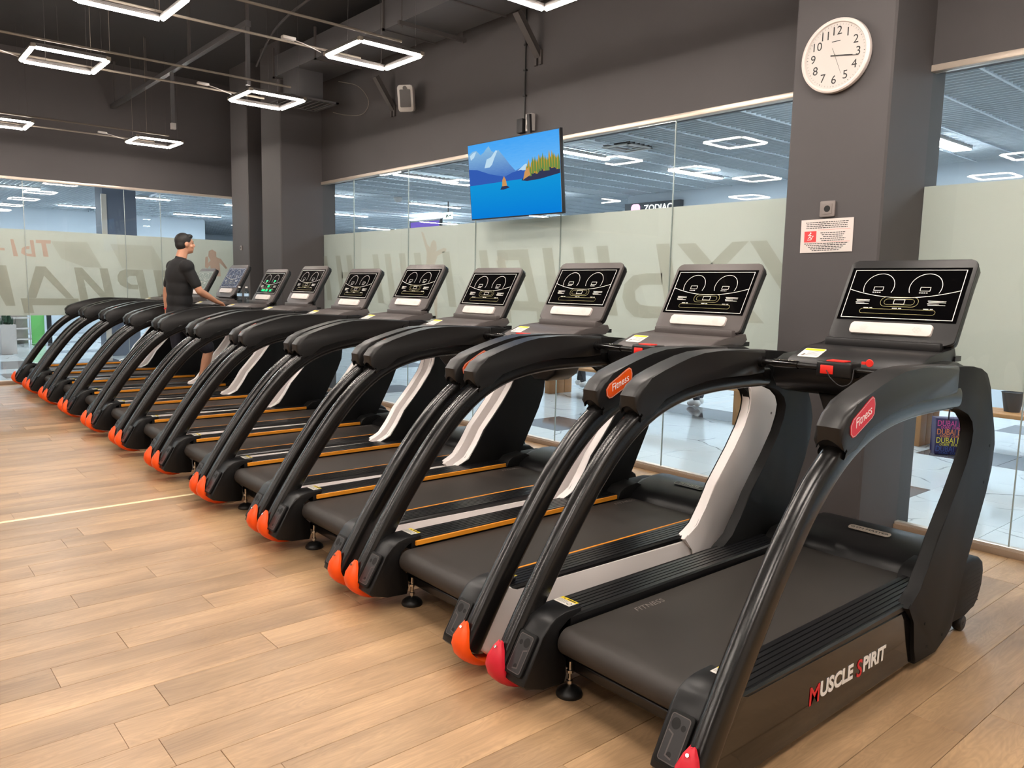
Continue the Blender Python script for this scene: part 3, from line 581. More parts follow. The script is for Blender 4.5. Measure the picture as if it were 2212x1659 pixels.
# air duct with flanges, drop box and grille
e = empty('air_duct', (-8.0, 4.85, 4.46), 'rectangular grey painted air duct under the ceiling along the front wall', 'duct')
bm = bmesh.new(); box(bm, (-2.35, -.3, -.14), (.54, .3, .12), .004); finish('duct_section', bm, M['duct'], e)
bm = bmesh.new(); box(bm, (.54, -.34, -.19), (5.0, .3, .2), .004); finish('duct_section', bm, M['duct'], e)
for xx in (-2.3, -1.1, .54, 1.75, 3.0, 4.3):
    bm = bmesh.new(); zz = -.2 if xx > .5 else -.16; y0 = -.36 if xx > .5 else -.32
    box(bm, (xx - .012, y0, zz), (xx + .012, y0 + .025, .22)); box(bm, (xx - .012, y0, zz), (xx + .012, .32, zz + .02)); finish('flange', bm, M['steel'], e)
for xx in (.95, 2.6, 4.6):
    bm = bmesh.new(); box(bm, (xx - .02, -.42, -.25), (xx + .02, .42, -.21)); cyl(bm, (xx, -.38, -.27), (xx, -.38, ZC - 4.465), .006, 8); cyl(bm, (xx, .38, -.27), (xx, .38, ZC - 4.465), .006, 8); finish('support_bar', bm, M['steel'], e)
bm = bmesh.new(); box(bm, (-2.03, -.3, -.505), (-1.66, .08, -.14), .003); finish('drop_box', bm, M['duct'], e)
e2 = empty('vent_grille', (-9.83, 4.74, 3.945), 'square slatted air grille hanging under the duct end near the paired pillars', 'vent')
bm = bmesh.new()
for a in range(4): box(bm, (-.33, .29, -.02), (.33, .33, .0), mtx=Matrix.Rotation(a * pi / 2, 4, 'Z'))
box(bm, (-.3, -.3, .0), (.3, .3, .01)); finish('grille_frame', bm, M['duct'], e2)
for k in range(7):
    bm = bmesh.new(); box(bm, (-.29, -.012, -.004), (.29, .012, .002), mtx=Matrix.Translation((0, -.24 + k * .08, -.012)) @ Matrix.Rotation(radians(40), 4, 'X')); finish('grille_slat', bm, M['steel'], e2)
# steel struts on the wall
def strut(x, y0, z0, z1, lab):
    e = empty('wall_strut', (x, YW, z1), lab, 'bracket')
    bm = bmesh.new()
    box(bm, (-.055, -.035, -.02), (-.015, -.01, .12)); box(bm, (.015, -.035, -.02), (.055, -.01, .12)); finish('wall_foot', bm, M['steel'], e)
    bm = bmesh.new(); d = Vector((0, y0 - YW, z0 - z1)); L = d.length; mt = frame((0, -.03, .05), (1, 0, 0), d)
    box(bm, (-.04, 0, -.004), (.04, L, .004), mtx=mt); box(bm, (-.04, 0, -.05), (-.032, L, .0), mtx=mt); box(bm, (.032, 0, -.05), (.04, L, .0), mtx=mt); finish('diagonal_bar', bm, M['steel'], e)
strut(-6.06, 5.16, 4.2, 3.84, 'dark steel diagonal strut on the wall above the television')
strut(-8.78, 5.2, 4.1, 3.74, 'dark steel diagonal strut behind the wall speaker')
# pipes near ceiling by the pillars
bm = bmesh.new(); sweep(bm, smooth_path([(-11.0, 4.6, 4.6), (-9.6, 4.3, 4.75), (-8.0, 4.2, 4.8), (-5, 4.15, 4.85), (-2, 4.1, 4.85)]), circ(.015, 8), up=Vector((0, 0, 1))); tag(finish('cable_run', bm, M['steel']), 'sagging dark cable along the ceiling above the air duct', 'cable')
bm = bmesh.new(); sweep(bm, smooth_path([(-9.75, 5.2, 4.28), (-9.5, 5.35, 4.2), (-9.35, 5.42, 4.0), (-9.5, 5.42, 3.86), (-9.9, 5.4, 3.9), (-10.1, 5.3, 3.95)]), circ(.004, 6)); tag(finish('loose_cable', bm, M['conduit']), 'thin loose cable loop hanging beside the air grille', 'cable')
# wall speaker
e = empty('wall_speaker', (-8.23, 5.3, 3.83), 'white wall speaker with dark grille high on the front wall', 'speaker', rz=radians(38))
e.rotation_euler = (radians(12), 0, radians(38))
bm = bmesh.new(); prism(bm, [(a, b) for a, b in rrect(.19, .3, .03)], -.075, .0, 'y', bev=.008); prism(bm, [(a * .72, b * .82) for a, b in rrect(.19, .3, .03)], 0, .08, 'y', bev=.01); finish('cabinet', bm, M['spk'], e)
bm = bmesh.new(); prism(bm, rrect(.135, .2, .012), -.0785, -.075, 'y'); finish('speaker_grille', bm, M['grille'], e)
bm = bmesh.new(); lathe(bm, [(.024, -.082), (.024, -.0755)], (0, 0, .115), 16, 'y'); finish('tweeter', bm, M['grille'], e)
simple_box('wall_bracket', (-.02, .06, -.02), (.02, .15, .02), M['steel'], e)

# television with alpine lake picture
e = empty('television', (-6.09, 5.17, 2.70), 'wall television showing an alpine lake, hung before the glass', 'television')
e.rotation_euler = (radians(5.5), 0, radians(1.0))
TWd, THt = 1.375, .775
simple_box('tv_frame', (-TWd / 2, -.01, -THt / 2), (TWd / 2, .03, THt / 2), M['ink'], e, .003)
simple_box('tv_back', (-.45, .03, -.3), (.45, .07, .2), M['ink'], e, .01)
simple_box('tv_mount', (-.1, .07, -.12), (.1, .13, .3), M['ink'], e); simple_box('tv_arm', (-.02, .13, .16), (.02, .27, .22), M['ink'], e); simple_box('tv_wall_rail', (-.02, .24, .1), (.02, .27, .62), M['ink'], e)
def scr(name, polys, col, z, s=1.0):
    bm = bmesh.new(); mt = frame((0, -.0105 - z, 0), (1, 0, 0), (0, 0, 1)); w_, h_ = TWd - .02, THt - .024
    for q in polys: flat(bm, [((a - .5) * w_, (.5 - b) * h_) for a, b in q], 0, mt)
    return finish(name, bm, emat(name, col, s), scn, 0)
def gradmat(name, top, bot, s):
    m = emat(name, top, s); nt = m.node_tree; em = [n for n in nt.nodes if n.type == 'EMISSION'][0]
    tc = N(nt, 'ShaderNodeTexCoord'); sp = N(nt, 'ShaderNodeSeparateXYZ'); nt.links.new(tc.outputs['Generated'], sp.inputs[0]); mx = N(nt, 'ShaderNodeMix', data_type='RGBA'); mx.inputs[6].default_value = bot; mx.inputs[7].default_value = top
    n = N(nt, 'ShaderNodeTexNoise'); n.inputs['Scale'].default_value = 14; mp = N(nt, 'ShaderNodeMapping'); mp.inputs['Scale'].default_value = (1, 1, 5); nt.links.new(tc.outputs['Generated'], mp.inputs[0]); nt.links.new(mp.outputs[0], n.inputs[0])
    ad = N(nt, 'ShaderNodeMath', operation='ADD'); sb = N(nt, 'ShaderNodeMath', operation='MULTIPLY_ADD'); sb.inputs[1].default_value = .25; sb.inputs[2].default_value = -.12; nt.links.new(n.outputs[0], sb.inputs[0]); nt.links.new(sb.outputs[0], ad.inputs[0]); nt.links.new(sp.outputs[2], ad.inputs[1])
    nt.links.new(ad.outputs[0], mx.inputs[0]); nt.links.new(mx.outputs[2], em.inputs[0]); return m
bm = bmesh.new(); box(bm, (-TWd / 2 + .009, -.0122, -THt / 2 + .012), (TWd / 2 - .009, -.0102, THt / 2 - .01)); scn = finish('tv_screen', bm, gradmat('sky_picture', srgb(70, 165, 245), srgb(140, 205, 250), 1.0), e, 0)
def pic(name, polys, m, z):
    bm = bmesh.new(); mt = frame((0, -.0122 - z, 0), (1, 0, 0), (0, 0, 1)); w_, h_ = TWd - .018, THt - .022
    for q in polys: flat(bm, [((a - .5) * w_, (.5 - b) * h_) for a, b in q], 0, mt)
    return finish(name, bm, m, scn, 0)
pic('picture_lake', [[(0, .545), (1, .52), (1, 1), (0, 1)]], gradmat('lake_picture', srgb(20, 150, 215), srgb(10, 125, 215), 1.0), .0004)
pic('picture_mountains', [[(0, .13), (.05, .09), (.1, .08), (.15, .15), (.19, .12), (.22, .08), (.25, .05), (.28, .12), (.32, .15), (.36, .12), (.42, .22), (.48, .33), (.54, .42), (.62, .38), (.68, .36), (.72, .44), (.72, .53), (0, .545)]], gradmat('mountain_picture', srgb(140, 190, 225), srgb(50, 95, 185), 1.0), .0008)
pic('picture_mountains', [[(.19, .33), (.22, .22), (.27, .2), (.33, .12), (.35, .13), (.31, .22), (.28, .3), (.25, .33)], [(.02, .14), (.07, .1), (.1, .1), (.07, .17), (.03, .2)], [(.56, .43), (.64, .36), (.66, .35), (.7, .43)]], emat('snow_picture', srgb(190, 220, 240), 1.0), .0012)
pic('picture_hills', [[(0, .32), (.1, .34), (.25, .42), (.42, .48), (.5, .44), (.6, .42), (.7, .48), (.7, .535), (0, .545)]], emat('hills_picture', srgb(52, 92, 178), 1.0), .0014)
pic('picture_island', [[(.6, .555), (.64, .5), (.7, .43), (.78, .38), (.86, .4), (.94, .4), (1, .38), (1, .525), (.8, .565), (.66, .572)], [(.36, .64), (.385, .59), (.41, .56), (.44, .6), (.47, .625), (.4, .645)]], emat('island_picture', srgb(52, 56, 84), 1.0), .0016)
tr = []
random.seed(3)
for k in range(26):
    x = .66 + k * .0132; hh = .1 + .09 * random.random(); b0 = .46 - .06 * min(1, max(0, (x - .66) * 6)) + random.uniform(0, .05)
    tr.append([(x - .012, b0 + .03), (x - .008, b0 - hh * .6), (x, b0 - hh), (x + .008, b0 - hh * .6), (x + .012, b0 + .03)])
pic('picture_trees', tr[::2], emat('tree_picture_gold', srgb(190, 150, 60), 1.0), .0020); pic('picture_trees', tr[1::2], emat('tree_picture_green', srgb(110, 140, 70), 1.0), .0024)
pic('picture_trees', [[(.385, .6), (.39, .52), (.41, .47), (.43, .52), (.44, .6)], [(.62, .55), (.64, .45), (.68, .4), (.7, .5)]], emat('tree_picture_orange', srgb(205, 150, 90), 1.0), .0028)
# sockets and cable above the TV
bm = bmesh.new(); cyl(bm, (-6.25, YW - .025, 3.3), (-6.25, YW - .025, 4.4), .008, 8)
for z in (3.55, 3.8, 4.05): box(bm, (-6.268, YW - .04, z), (-6.232, YW - .01, z + .015))
tag(finish('tv_cable', bm, M['rubber']), 'black cable running up the wall above the television', 'cable')
e = empty('wall_socket', (-6.14, YW - .02, 3.27), 'white double wall socket just above the television', 'socket')
bm = bmesh.new(); box(bm, (-.045, -.045, -.08), (.045, .01, .09), .005); finish('socket_body', bm, M['spk'], e)
for z in (.045, -.04):
    bm = bmesh.new(); lathe(bm, [(.03, -.048), (.03, -.0455)], (0, 0, z), 18, 'y'); finish('socket_ring', bm, M['outlet'], e)
simple_box('media_box', (-6.33, YW - .06, 3.19), (-6.24, YW - .012, 3.33), M['ink'], bev=.004); tag(bpy.data.objects['media_box'], 'small black box on the wall above the television', 'box')

# clock
e = empty('wall_clock', (-2.615, 4.895, 3.10), 'round white wall clock on the near pillar showing quarter past three', 'clock')
bm = bmesh.new(); lathe(bm, [(.2, 0), (.222, -.005), (.228, -.02), (.224, -.04), (.213, -.046), (.203, -.043), (.198, -.03), (.0, -.03)][:7] + [(.02, -.03)], (0, 0, 0), 64, 'y'); finish('clock_case', bm, M['ivory'], e)
bm = bmesh.new(); lathe(bm, [(.1985, -.0305), (.1985, -.032)], (0, 0, 0), 64, 'y'); cf = finish('clock_face', bm, M['clockw'], e)
for h in range(1, 13):
    a = pi / 2 - h * pi / 6; textmesh('numeral', str(h), .074, M['ink'], frame((cos(a) * .148, -.0325, sin(a) * .148), (1, 0, 0), (0, 0, 1)), cf, .0004)
bm = bmesh.new()
for h in range(60):
    a = h * pi / 30; mt = frame((0, -.0325, 0), (cos(a), 0, sin(a)), (-sin(a), 0, cos(a))); w_ = .0016 if h % 5 == 0 else .0007
    flat(bm, [(.183, -w_), (.191, -w_), (.191, w_), (.183, w_)], 0, mt)
flat(bm, [(-.028, .085), (.028, .085), (.028, .09), (-.028, .09)], 0, frame((0, -.0325, 0), (1, 0, 0), (0, 0, 1))); finish('minute_marks', bm, M['ink'], cf, 0)['kind'] = 'stuff'
def hand(nm, ang, l, w_, z, m, tail=.03):
    a = pi / 2 - radians(ang); mt = frame((0, -z, 0), (cos(a), 0, sin(a)), (-sin(a), 0, cos(a))); bm = bmesh.new(); flat(bm, [(-tail, -w_), (l * .6, -w_ * .8), (l, -w_ * .3), (l, w_ * .3), (l * .6, w_ * .8), (-tail, w_)], 0, mt, th=-.001); finish(nm, bm, m, e)
hand('hour_hand', 97, .115, .004, .034, M['ink']); hand('minute_hand', 99, .155, .003, .036, M['ink']); hand('second_hand', 158, .125, .0009, .038, M['ink'], .05)
bm = bmesh.new(); lathe(bm, [(.006, -.033), (.006, -.041)], (0, 0, 0), 12, 'y'); finish('hub', bm, M['chrome'], e)
# notice and socket on the pillar
e = empty('notice_sheet', (-2.61, 4.898, 1.985), 'white printed notice with red runner square on the near pillar', 'sign'); e.rotation_euler = (0, radians(-.6), 0)
simple_box('sheet', (-.178, -.003, -.107), (.178, 0, .107), M['ivory'], e)
bm = bmesh.new(); mt = frame((0, -.0034, 0), (1, 0, 0), (0, 0, 1)); random.seed(4)
for k, (z, c, n_, half) in enumerate([(.085, 0, 1, .145), (.073, 0, 1, .14), (.061, 0, 1, .14), (.049, 0, 1, .14)] + [(.016 - .0125 * i, .045, 1, .085 - .01 * (i % 3)) for i in range(5)] + [(-.052 - .011 * i, 0, 1, .15 - .014 * i) for i in range(5)]):
    xx = c - half
    while xx < c + half:
        l = random.uniform(.008, .022); flat(bm, [(xx, z), (min(xx + l, c + half), z), (min(xx + l, c + half), z + .0048), (xx, z + .0048)], 0, mt); xx += l + .0035
finish('printed_text', bm, M['ink'], e, 0)['kind'] = 'stuff'
bm = bmesh.new(); flat(bm, [(-.152, -.038), (-.068, -.038), (-.068, .032), (-.152, .032)], 0, mt); flat(bm, [(-.06, .037), (.16, .037), (.16, .0385), (-.06, .0385)], 0, mt); flat(bm, [(-.15, -.0415), (.16, -.0415), (.16, -.04), (-.15, -.04)], 0, mt); finish('red_square', bm, M['redink'], e, 0)
bm = bmesh.new(); mt = frame((-.112, -.0038, -.004), (1, 0, 0), (0, 0, 1))
flat(bm, [(0.004 + .005 * cos(a * pi / 5), .024 + .005 * sin(a * pi / 5)) for a in range(10)], 0, mt)
for q in ([(-.004, .018), (.002, -.002)], [(-.002, .016), (-.014, .006)], [(0, .014), (.011, .006)], [(.002, -.002), (.008, -.012)], [(.0, 0), (-.008, -.008), (-.014, -.01)], [(-.018, -.02), (.008, -.02), (.02, .004), (.026, .004)]): ribbon(bm, q, .004, 0, mt)
finish('runner_pictogram', bm, M['wtext'], e, 0)
def outlet(loc, lab, s=.1):
    e = empty('wall_socket', loc, lab, 'socket'); bm = bmesh.new(); prism(bm, rrect(s, s, .005), -.012, 0, 'y', bev=.003); finish('socket_plate', bm, M['outlet'], e)
    bm = bmesh.new(); prism(bm, rrect(s * .64, s * .64, .004), -.0145, -.0121, 'y'); finish('socket_insert', bm, M['outlet'], e)
    bm = bmesh.new(); lathe(bm, [(.021 * s / .1, -.0152), (.021 * s / .1, -.0146)], (0, 0, 0), 24, 'y'); finish('socket_well', bm, M['hole'], e)
outlet((-2.61, 4.897, 2.155), 'grey wall socket above the printed notice on the near pillar')
outlet((-12.42, 4.897, 2.15), 'small socket on the farther of the paired pillars', .07)

# ------------------------------------------------------------------ treadmills
YO = 3.0
def Y(p): return [(a - YO, b) for a, b in p]
TUBE = [(1.882, .112), (1.925, .21), (2.02, .35), (2.17, .565), (2.325, .78), (2.45, .93), (2.55, 1.03), (2.67, 1.10), (2.80, 1.14), (2.95, 1.168), (3.12, 1.182), (3.4, 1.182), (3.62, 1.178)]
UPR = [(3.56, 1.318), (3.75, 1.304), (3.86, 1.29), (3.93, 1.265), (3.965, 1.23), (3.985, 1.19), (4.02, 1.11), (4.09, .99), (4.112, .92), (4.10, .80), (4.05, .69), (3.99, .58), (3.93, .47), (3.88, .38), (3.82, .25), (3.78, .10), (3.72, .075), (3.614, .03), (3.396, .04), (3.37, .12), (3.352, .245), (3.273, .318), (3.30, .335), (3.384, .366), (3.45, .46), (3.515, .569), (3.60, .66), (3.68, .751), (3.77, .87), (3.815, .95), (3.825, 1.01), (3.80, 1.06), (3.74, 1.10), (3.66, 1.125), (3.56, 1.135)]
COV = [(4.03, 1.10), (4.09, .99), (4.114, .92), (4.102, .80), (4.052, .69), (3.992, .58), (3.932, .47), (3.882, .38), (3.822, .25), (3.78, .10), (3.72, .073), (3.614, .028), (3.396, .038), (3.368, .12), (3.35, .245), (3.268, .318), (3.298, .338), (3.382, .370), (3.448, .464), (3.513, .573), (3.598, .664), (3.678, .755), (3.768, .874), (3.813, .954), (3.822, 1.01), (3.80, 1.08), (3.9, 1.13)]
PAD = [(2.580, 1.030), (2.560, 1.10), (2.553, 1.15), (2.59, 1.196), (2.66, 1.228), (2.74, 1.255), (2.83, 1.281), (2.93, 1.306), (3.03, 1.322), (3.17, 1.328), (3.35, 1.325), (3.555, 1.318), (3.555, 1.20), (3.40, 1.198), (3.2, 1.198), (3.05, 1.188), (2.9, 1.165), (2.76, 1.128), (2.66, 1.085), (2.605, 1.030)]
def relax(P, n=60):
    # resample evenly, then average
    L = [0]
    for a, b in zip(P, P[1:]): L.append(L[-1] + (b - a).length)
    m = 56; Q = []; j = 0
    for i in range(m):
        t = L[-1] * i / (m - 1)
        while j < len(P) - 2 and L[j + 1] < t: j += 1
        Q.append(P[j].lerp(P[j + 1], (t - L[j]) / max(1e-9, L[j + 1] - L[j])))
    for _ in range(n): Q = [Q[0]] + [Q[i] * .5 + (Q[i - 1] + Q[i + 1]) * .25 for i in range(1, m - 1)] + [Q[-1]]
    return Q
def make_treadmill(kind):
    first = kind == 'black'
    acc = M['redp'] if first else M['orange']; side = M['gloss'] if first else M['sidew']
    T = empty('treadmill', (0, 0, 0), 'x', 'treadmill', 'treadmills in the row')
    for s in (-1, 1):
        sd = 'right' if s > 0 else 'left'
        def X(a, b): return (a, b) if s > 0 else (-b, -a)
        # tube
        bm = bmesh.new(); path = [Vector((s * .455, p.x, p.y)) for p in relax(smooth_path([Vector((a - YO, b, 0)) for a, b in TUBE], 6))]
        sec = []
        for i in range(48):
            a = 2 * pi * i / 48; ca, sa = cos(a), sin(a); r = (abs(ca) ** 2.6 + abs(sa) ** 2.6) ** (-1 / 2.6)
            px, py = .042 * ca * r, .052 * sa * r
            sec.append((px, py))
        sweep(bm, path, sec); tb = finish('handrail_tube', bm, M['tube'], T, 60)
        bm = bmesh.new()
        for q in (-.016, -.010): sweep(bm, [p + Vector((q * s, -.0535 * .86 + .0068, .0535 * .5)) for p in path[:34]], circ(.0012, 5))
        finish('tube_beads', bm, M['plastic'], tb, 60)
        # foot cap
        bm = bmesh.new()
        rear = [(1.862, .236), (1.842, .212), (1.820, .175), (1.814, .14), (1.825, .108), (1.852, .077), (1.89, .052), (1.93, .034), (1.97, .026), (2.0, .028)]
        frnt = [(1.876, .232), (1.869, .205), (1.858, .172), (1.856, .142), (1.867, .115), (1.892, .088), (1.925, .066), (1.958, .052), (1.99, .043), (2.016, .040)]
        hw = [.010, .026, .040, .046, .048, .0485, .0485, .048, .047, .046]; rings = []
        for (ra, rb), (fa, fb), h in zip(rear, frnt, hw):
            mid = (fa - .012, fb - .004)
            rings.append([bm.verts.new((s * .455 + q * h, yy - YO, zz)) for q, yy, zz in ((-1, fa, fb), (-1.0, (ra * .35 + fa * .65), (rb * .35 + fb * .65)), (-.78, ra + .008, rb + .006), (-.4, ra, rb), (.4, ra, rb), (.78, ra + .008, rb + .006), (1.0, (ra * .35 + fa * .65), (rb * .35 + fb * .65)), (1, fa, fb))])
        for A, B in zip(rings, rings[1:]):
            for i in range(8): bm.faces.new([A[i], A[(i + 1) % 8], B[(i + 1) % 8], B[i]])
        bm.faces.new(rings[0]); bm.faces.new(rings[-1]); c = finish('foot_cap', bm, acc, T, 60)
        bm = bmesh.new(); cyl(bm, (s * .455, 1.86 - YO, .21), (s * .455, 1.842 - YO, .222), .006, 8); finish('bolt', bm, M['chrome'], c)
        # grip pad
        bm = bmesh.new(); prism(bm, Y(PAD), *X(.404, .506), bev=.021, seg=4); pd = finish('grip_pad', bm, M['pad'], T, 40)
        bm = bmesh.new(); cyl(bm, (s * .455, 2.40 - YO, .875), (s * .455, 2.60 - YO, 1.072), .052, 20); cut = finish('cutter', bm, M['hole'])
        bo_ = pd.modifiers.new('b', 'BOOLEAN'); bo_.operation = 'DIFFERENCE'; bo_.object = cut; bo_.solver = 'EXACT'
        me_ = bpy.data.meshes.new_from_object(pd.evaluated_get(bpy.context.evaluated_depsgraph_get())); pd.modifiers.clear(); pd.data = me_; me_.set_sharp_from_angle(angle=radians(40)); bpy.data.objects.remove(cut)
        # upright
        bm = bmesh.new()
        if first: prism(bm, Y(UPR), *X(.432, .487), bev=.008, seg=2)
        else: prism(bm, Y(UPR), *X(.424, .478), bev=.006, seg=2)
        up = finish('upright', bm, M['plastic_m'], T, 40)
        if not first:
            bm = bmesh.new(); a, b = X(.434, .490); prism(bm, Y(COV), a, b, bev=.006, seg=2); finish('upright_cover', bm, side, T, 40)
        bm = bmesh.new()
        for (a, b) in ((4.03, .92), (3.46, .205), (3.5, .09), (3.66, .10), (4.0, .75)): cyl(bm, (s * .489, a - YO, b), (s * .4915, a - YO, b), .007, 10)
        finish('screw_holes', bm, M['hole'] if first else M['outlet'], up)
        # side panel
        bm = bmesh.new()
        SP = Y([(2.13, .305), (2.085, .345), (2.055, .338), (1.925, .145), (1.93, .10), (1.985, .058), (2.10, .045), (3.41, .042), (3.384, .12), (3.366, .245), (3.305, .304)])
        prism(bm, SP, *X(.436, .470), bev=.010, seg=3); sp = finish('side_panel', bm, side, T, 40)
        # foot rail with ribs
        bm = bmesh.new(); pr = [(.305, .285), (.305, .322), (.311, .33)]
        for k in range(6):
            a = .316 + k * .023; pr += [(a, .33), (a + .017, .33), (a + .018, .3262), (a + .0225, .3262)]
        pr += [(.46, .33), (.467, .322), (.467, .30), (.44, .285)]
        prism(bm, [(s * a, b) for a, b in pr], 2.10 - YO, 3.66 - YO, 'y'); rl = finish('foot_rail', bm, M['rail'], T, 20)
        if not first:
            bm = bmesh.new(); box(bm, (min(s * .292, s * .304), 2.12 - YO, .304), (max(s * .292, s * .304), 3.62 - YO, .329), .002, 1); finish('amber_edge', bm, M['ostrip'], T)
        # rear end block
        bm = bmesh.new()
        EB = Y([(2.16, .352), (2.07, .352), (2.02, .342), (1.985, .325), (1.952, .28), (1.865, .135), (1.858, .11), (1.875, .092), (1.96, .07), (2.075, .058), (2.085, .09), (2.082, .16), (2.04, .19), (2.02, .24), (2.03, .29), (2.08, .325), (2.16, .333)])
        prism(bm, EB, *X(.302, .432), bev=.008, seg=2)
        eb = finish('rear_end_block', bm, M['plastic'], T, 40)
        bm = bmesh.new(); d = Vector((0, .0868, .145)).normalized(); mt = frame((s * .367, 1.905 - YO - .004, .208), (1, 0, 0), d)
        prism(bm, rrect(.094, .17, .012, 3), -.004, .0075, 'z', bev=.003, mtx=mt); bp = finish('block_backplate', bm, M['plastic_m'], eb, 40)
        bm = bmesh.new()
        flat(bm, rrect(.066, .142, .008, 3), .0078, mt)
        bmA = finish('back_recess', bm, M['steel2'], eb)
        bm = bmesh.new()
        for (a, b, r) in ((-s * .012, .045, .017), (s * .018, .04, .009), (-s * .0, -.05, .009)): flat(bm, [(a + r * cos(t_ * pi / 8), b + r * 1.1 * sin(t_ * pi / 8)) for t_ in range(16)], .0082, mt)
        finish('back_holes', bm, M['hole'], eb, 0)
        bm = bmesh.new(); ribbon(bm, [(-s * .03, .02), (-s * .01, .012), (-s * .012, -.055), (s * .012, -.06)], .005, .0084, mt); ribbon(bm, rrect(.07, .146, .009, 3), .0035, .0084, mt, True); finish('back_rim', bm, M['greyp'], eb, 0)
        # warning label
        bm = bmesh.new(); mt = frame((s * .378, 2.145 - YO, .3525), (1, 0, 0), (0, 1, 0)); flat(bm, [(-.045, -.028), (.045, -.028), (.045, .028), (-.045, .028)], .0, mt, th=.001); wl = finish('warning_label', bm, M['paperw'], T, 0)
        bm = bmesh.new(); flat(bm, [(-.045, .010), (.045, .010), (.045, .028), (-.045, .028)], .0014, mt); finish('label_yellow', bm, M['yellow'], wl, 0)
        bm = bmesh.new()
        for k in range(4): flat(bm, [(-.04, .004 - k * .007), (.012, .004 - k * .007), (.012, .006 - k * .007), (-.04, .006 - k * .007)], .0015, mt)
        flat(bm, [(-.01, .015), (.035, .015), (.035, .022), (-.01, .022)], .0017, mt); flat(bm, [(-.03, .014), (-.02, .014), (-.025, .025)], .0017, mt)
        ribbon(bm, [(.028 + .010 * cos(t_ * pi / 6), -.010 + .010 * sin(t_ * pi / 6)) for t_ in range(12)], .003, .0017, mt, True); finish('label_print', bm, M['ink'], wl, 0)
        # leveling foot
        bm = bmesh.new(); lathe(bm, [(.052, 0), (.054, .006), (.05, .018), (.036, .03), (.018, .038), (.008, .040)], (s * .305, 2.105 - YO, 0), 24); lf = finish('leveling_foot', bm, M['rubber'], T, 50)
        bm = bmesh.new(); cyl(bm, (s * .305, 2.105 - YO, .036), (s * .305, 2.105 - YO, .14), .008, 10); cyl(bm, (s * .305, 2.105 - YO, .05), (s * .305, 2.105 - YO, .062), .014, 6); cyl(bm, (s * .305, 2.105 - YO, .094), (s * .305, 2.105 - YO, .105), .015, 6); finish('threaded_stem', bm, M['chrome'], lf, 30)
        # transport wheel
        bm = bmesh.new(); lathe(bm, [(.012, -.02), (.034, -.02), (.04, -.012), (.04, .012), (.034, .02), (.012, .02)], (s * .43, 4.03 - YO, .04), 20, 'x'); wh = finish('transport_wheel', bm, M['rubber'], T, 40)
        bm = bmesh.new(); cyl(bm, (s * .43 - .024, 4.03 - YO, .04), (s * .43 + .024, 4.03 - YO, .04), .009, 8); box(bm, (s * .43 - .03 * s - .003, 4.0 - YO, .03), (s * .43 - .03 * s + .003, 4.06 - YO, .12)); finish('wheel_axle', bm, M['steel'], wh)
    # belt loop
    bm = bmesh.new(); BL = [(3.80, .296), (2.12, .296)] + [(2.075 + .055 * cos(a), .241 + .055 * sin(a)) for a in [radians(t_) for t_ in range(100, 271, 17)]] + [(2.12, .186), (3.8, .186)]
    prism(bm, Y(BL), -.292, .292); finish('running_belt', bm, M['belt'], T, 30)
    bm = bmesh.new(); mt = frame((-.12, 2.42 - YO, .2972), (0, 1, 0), (-1, 0, 0))
    random.seed(5); xx = -.1
    t_ = textmesh('belt_print', 'FITNESS', .045, M['outlet'], frame((-.232 if first else -.235, (2.49 if first else 3.62) - YO, .2975), (0.0, 1, 0), (-1, 0, 0)), T, .0002, shear=.3, sx=1.15)
    bm.free()
    # cross bar beneath
    bm = bmesh.new(); prism(bm, [(a + 2.13 - YO, b + .125) for a, b in rrect(.05, .05, .012)], -.36, .36); box(bm, (-.33, 2.12 - YO, .14), (-.27, 2.5 - YO, .18)); box(bm, (.27, 2.12 - YO, .14), (.33, 2.5 - YO, .18)); finish('cross_bar', bm, M['tube'], T, 35)
    bm = bmesh.new(); box(bm, (-.42, 2.2 - YO, .10), (-.36, 3.6 - YO, .28)); box(bm, (.36, 2.2 - YO, .10), (.42, 3.6 - YO, .28)); box(bm, (-.3, 2.2 - YO, .2), (.3, 3.7 - YO, .28)); finish('base_frame', bm, M['steel'], T, 0)
    # motor hood
    bm = bmesh.new()
    HD = [(3.735, .288), (3.745, .318), (3.80, .352), (3.90, .385), (4.00, .402), (4.09, .400), (4.155, .385), (4.20, .355), (4.222, .30), (4.215, .22), (4.19, .15), (4.15, .10), (4.08, .075), (3.85, .07), (3.8, .12), (3.76, .25)]
    prism(bm, Y(HD), -.335, .335, bev=.02, seg=3); hd = finish('motor_hood', bm, M['plastic'], T, 40)
    for s in (-1, 1):
        a, b = (.338, .462) if s > 0 else (-.462, -.338)
        HS = [(3.74, .29), (3.76, .345), (3.86, .362), (4.05, .366), (4.135, .352), (4.185, .322), (4.205, .27), (4.2, .20), (4.16, .13), (4.12, .10), (4.0, .09), (3.8, .09)]
        bm = bmesh.new(); prism(bm, Y(HS), a, b, bev=.014, seg=3); hs = finish('hood_side', bm, M['plastic_m'], T, 40)
        bm = bmesh.new()
        for k in range(9): box(bm, (s * .4605 - .001, 3.93 + .004 * k - YO, .13 + k * .02), (s * .4605 + .0018, 4.16 - YO, .1335 + k * .02))
        finish('vent_ribs', bm, M['hole'], hs, 0)
        bm = bmesh.new(); prism(bm, Y([(3.62, .30), (3.64, .345), (3.68, .372), (3.8, .385), (3.86, .36), (3.86, .29)]), *((.285, .40) if s > 0 else (-.40, -.285)), bev=.008); finish('corner_block', bm, M['plastic_m'], T, 40)
    # hood plate
    mt = frame((0.0, 3.955 - YO, .3995), (1, 0, 0), (0, .11, .02))
    bm = bmesh.new(); prism(bm, rrect(.215, .046, .018), 0, .003, 'z', mtx=mt); hp = finish('hood_plate', bm, M['alu'] if first else M['plastic'], T, 30)
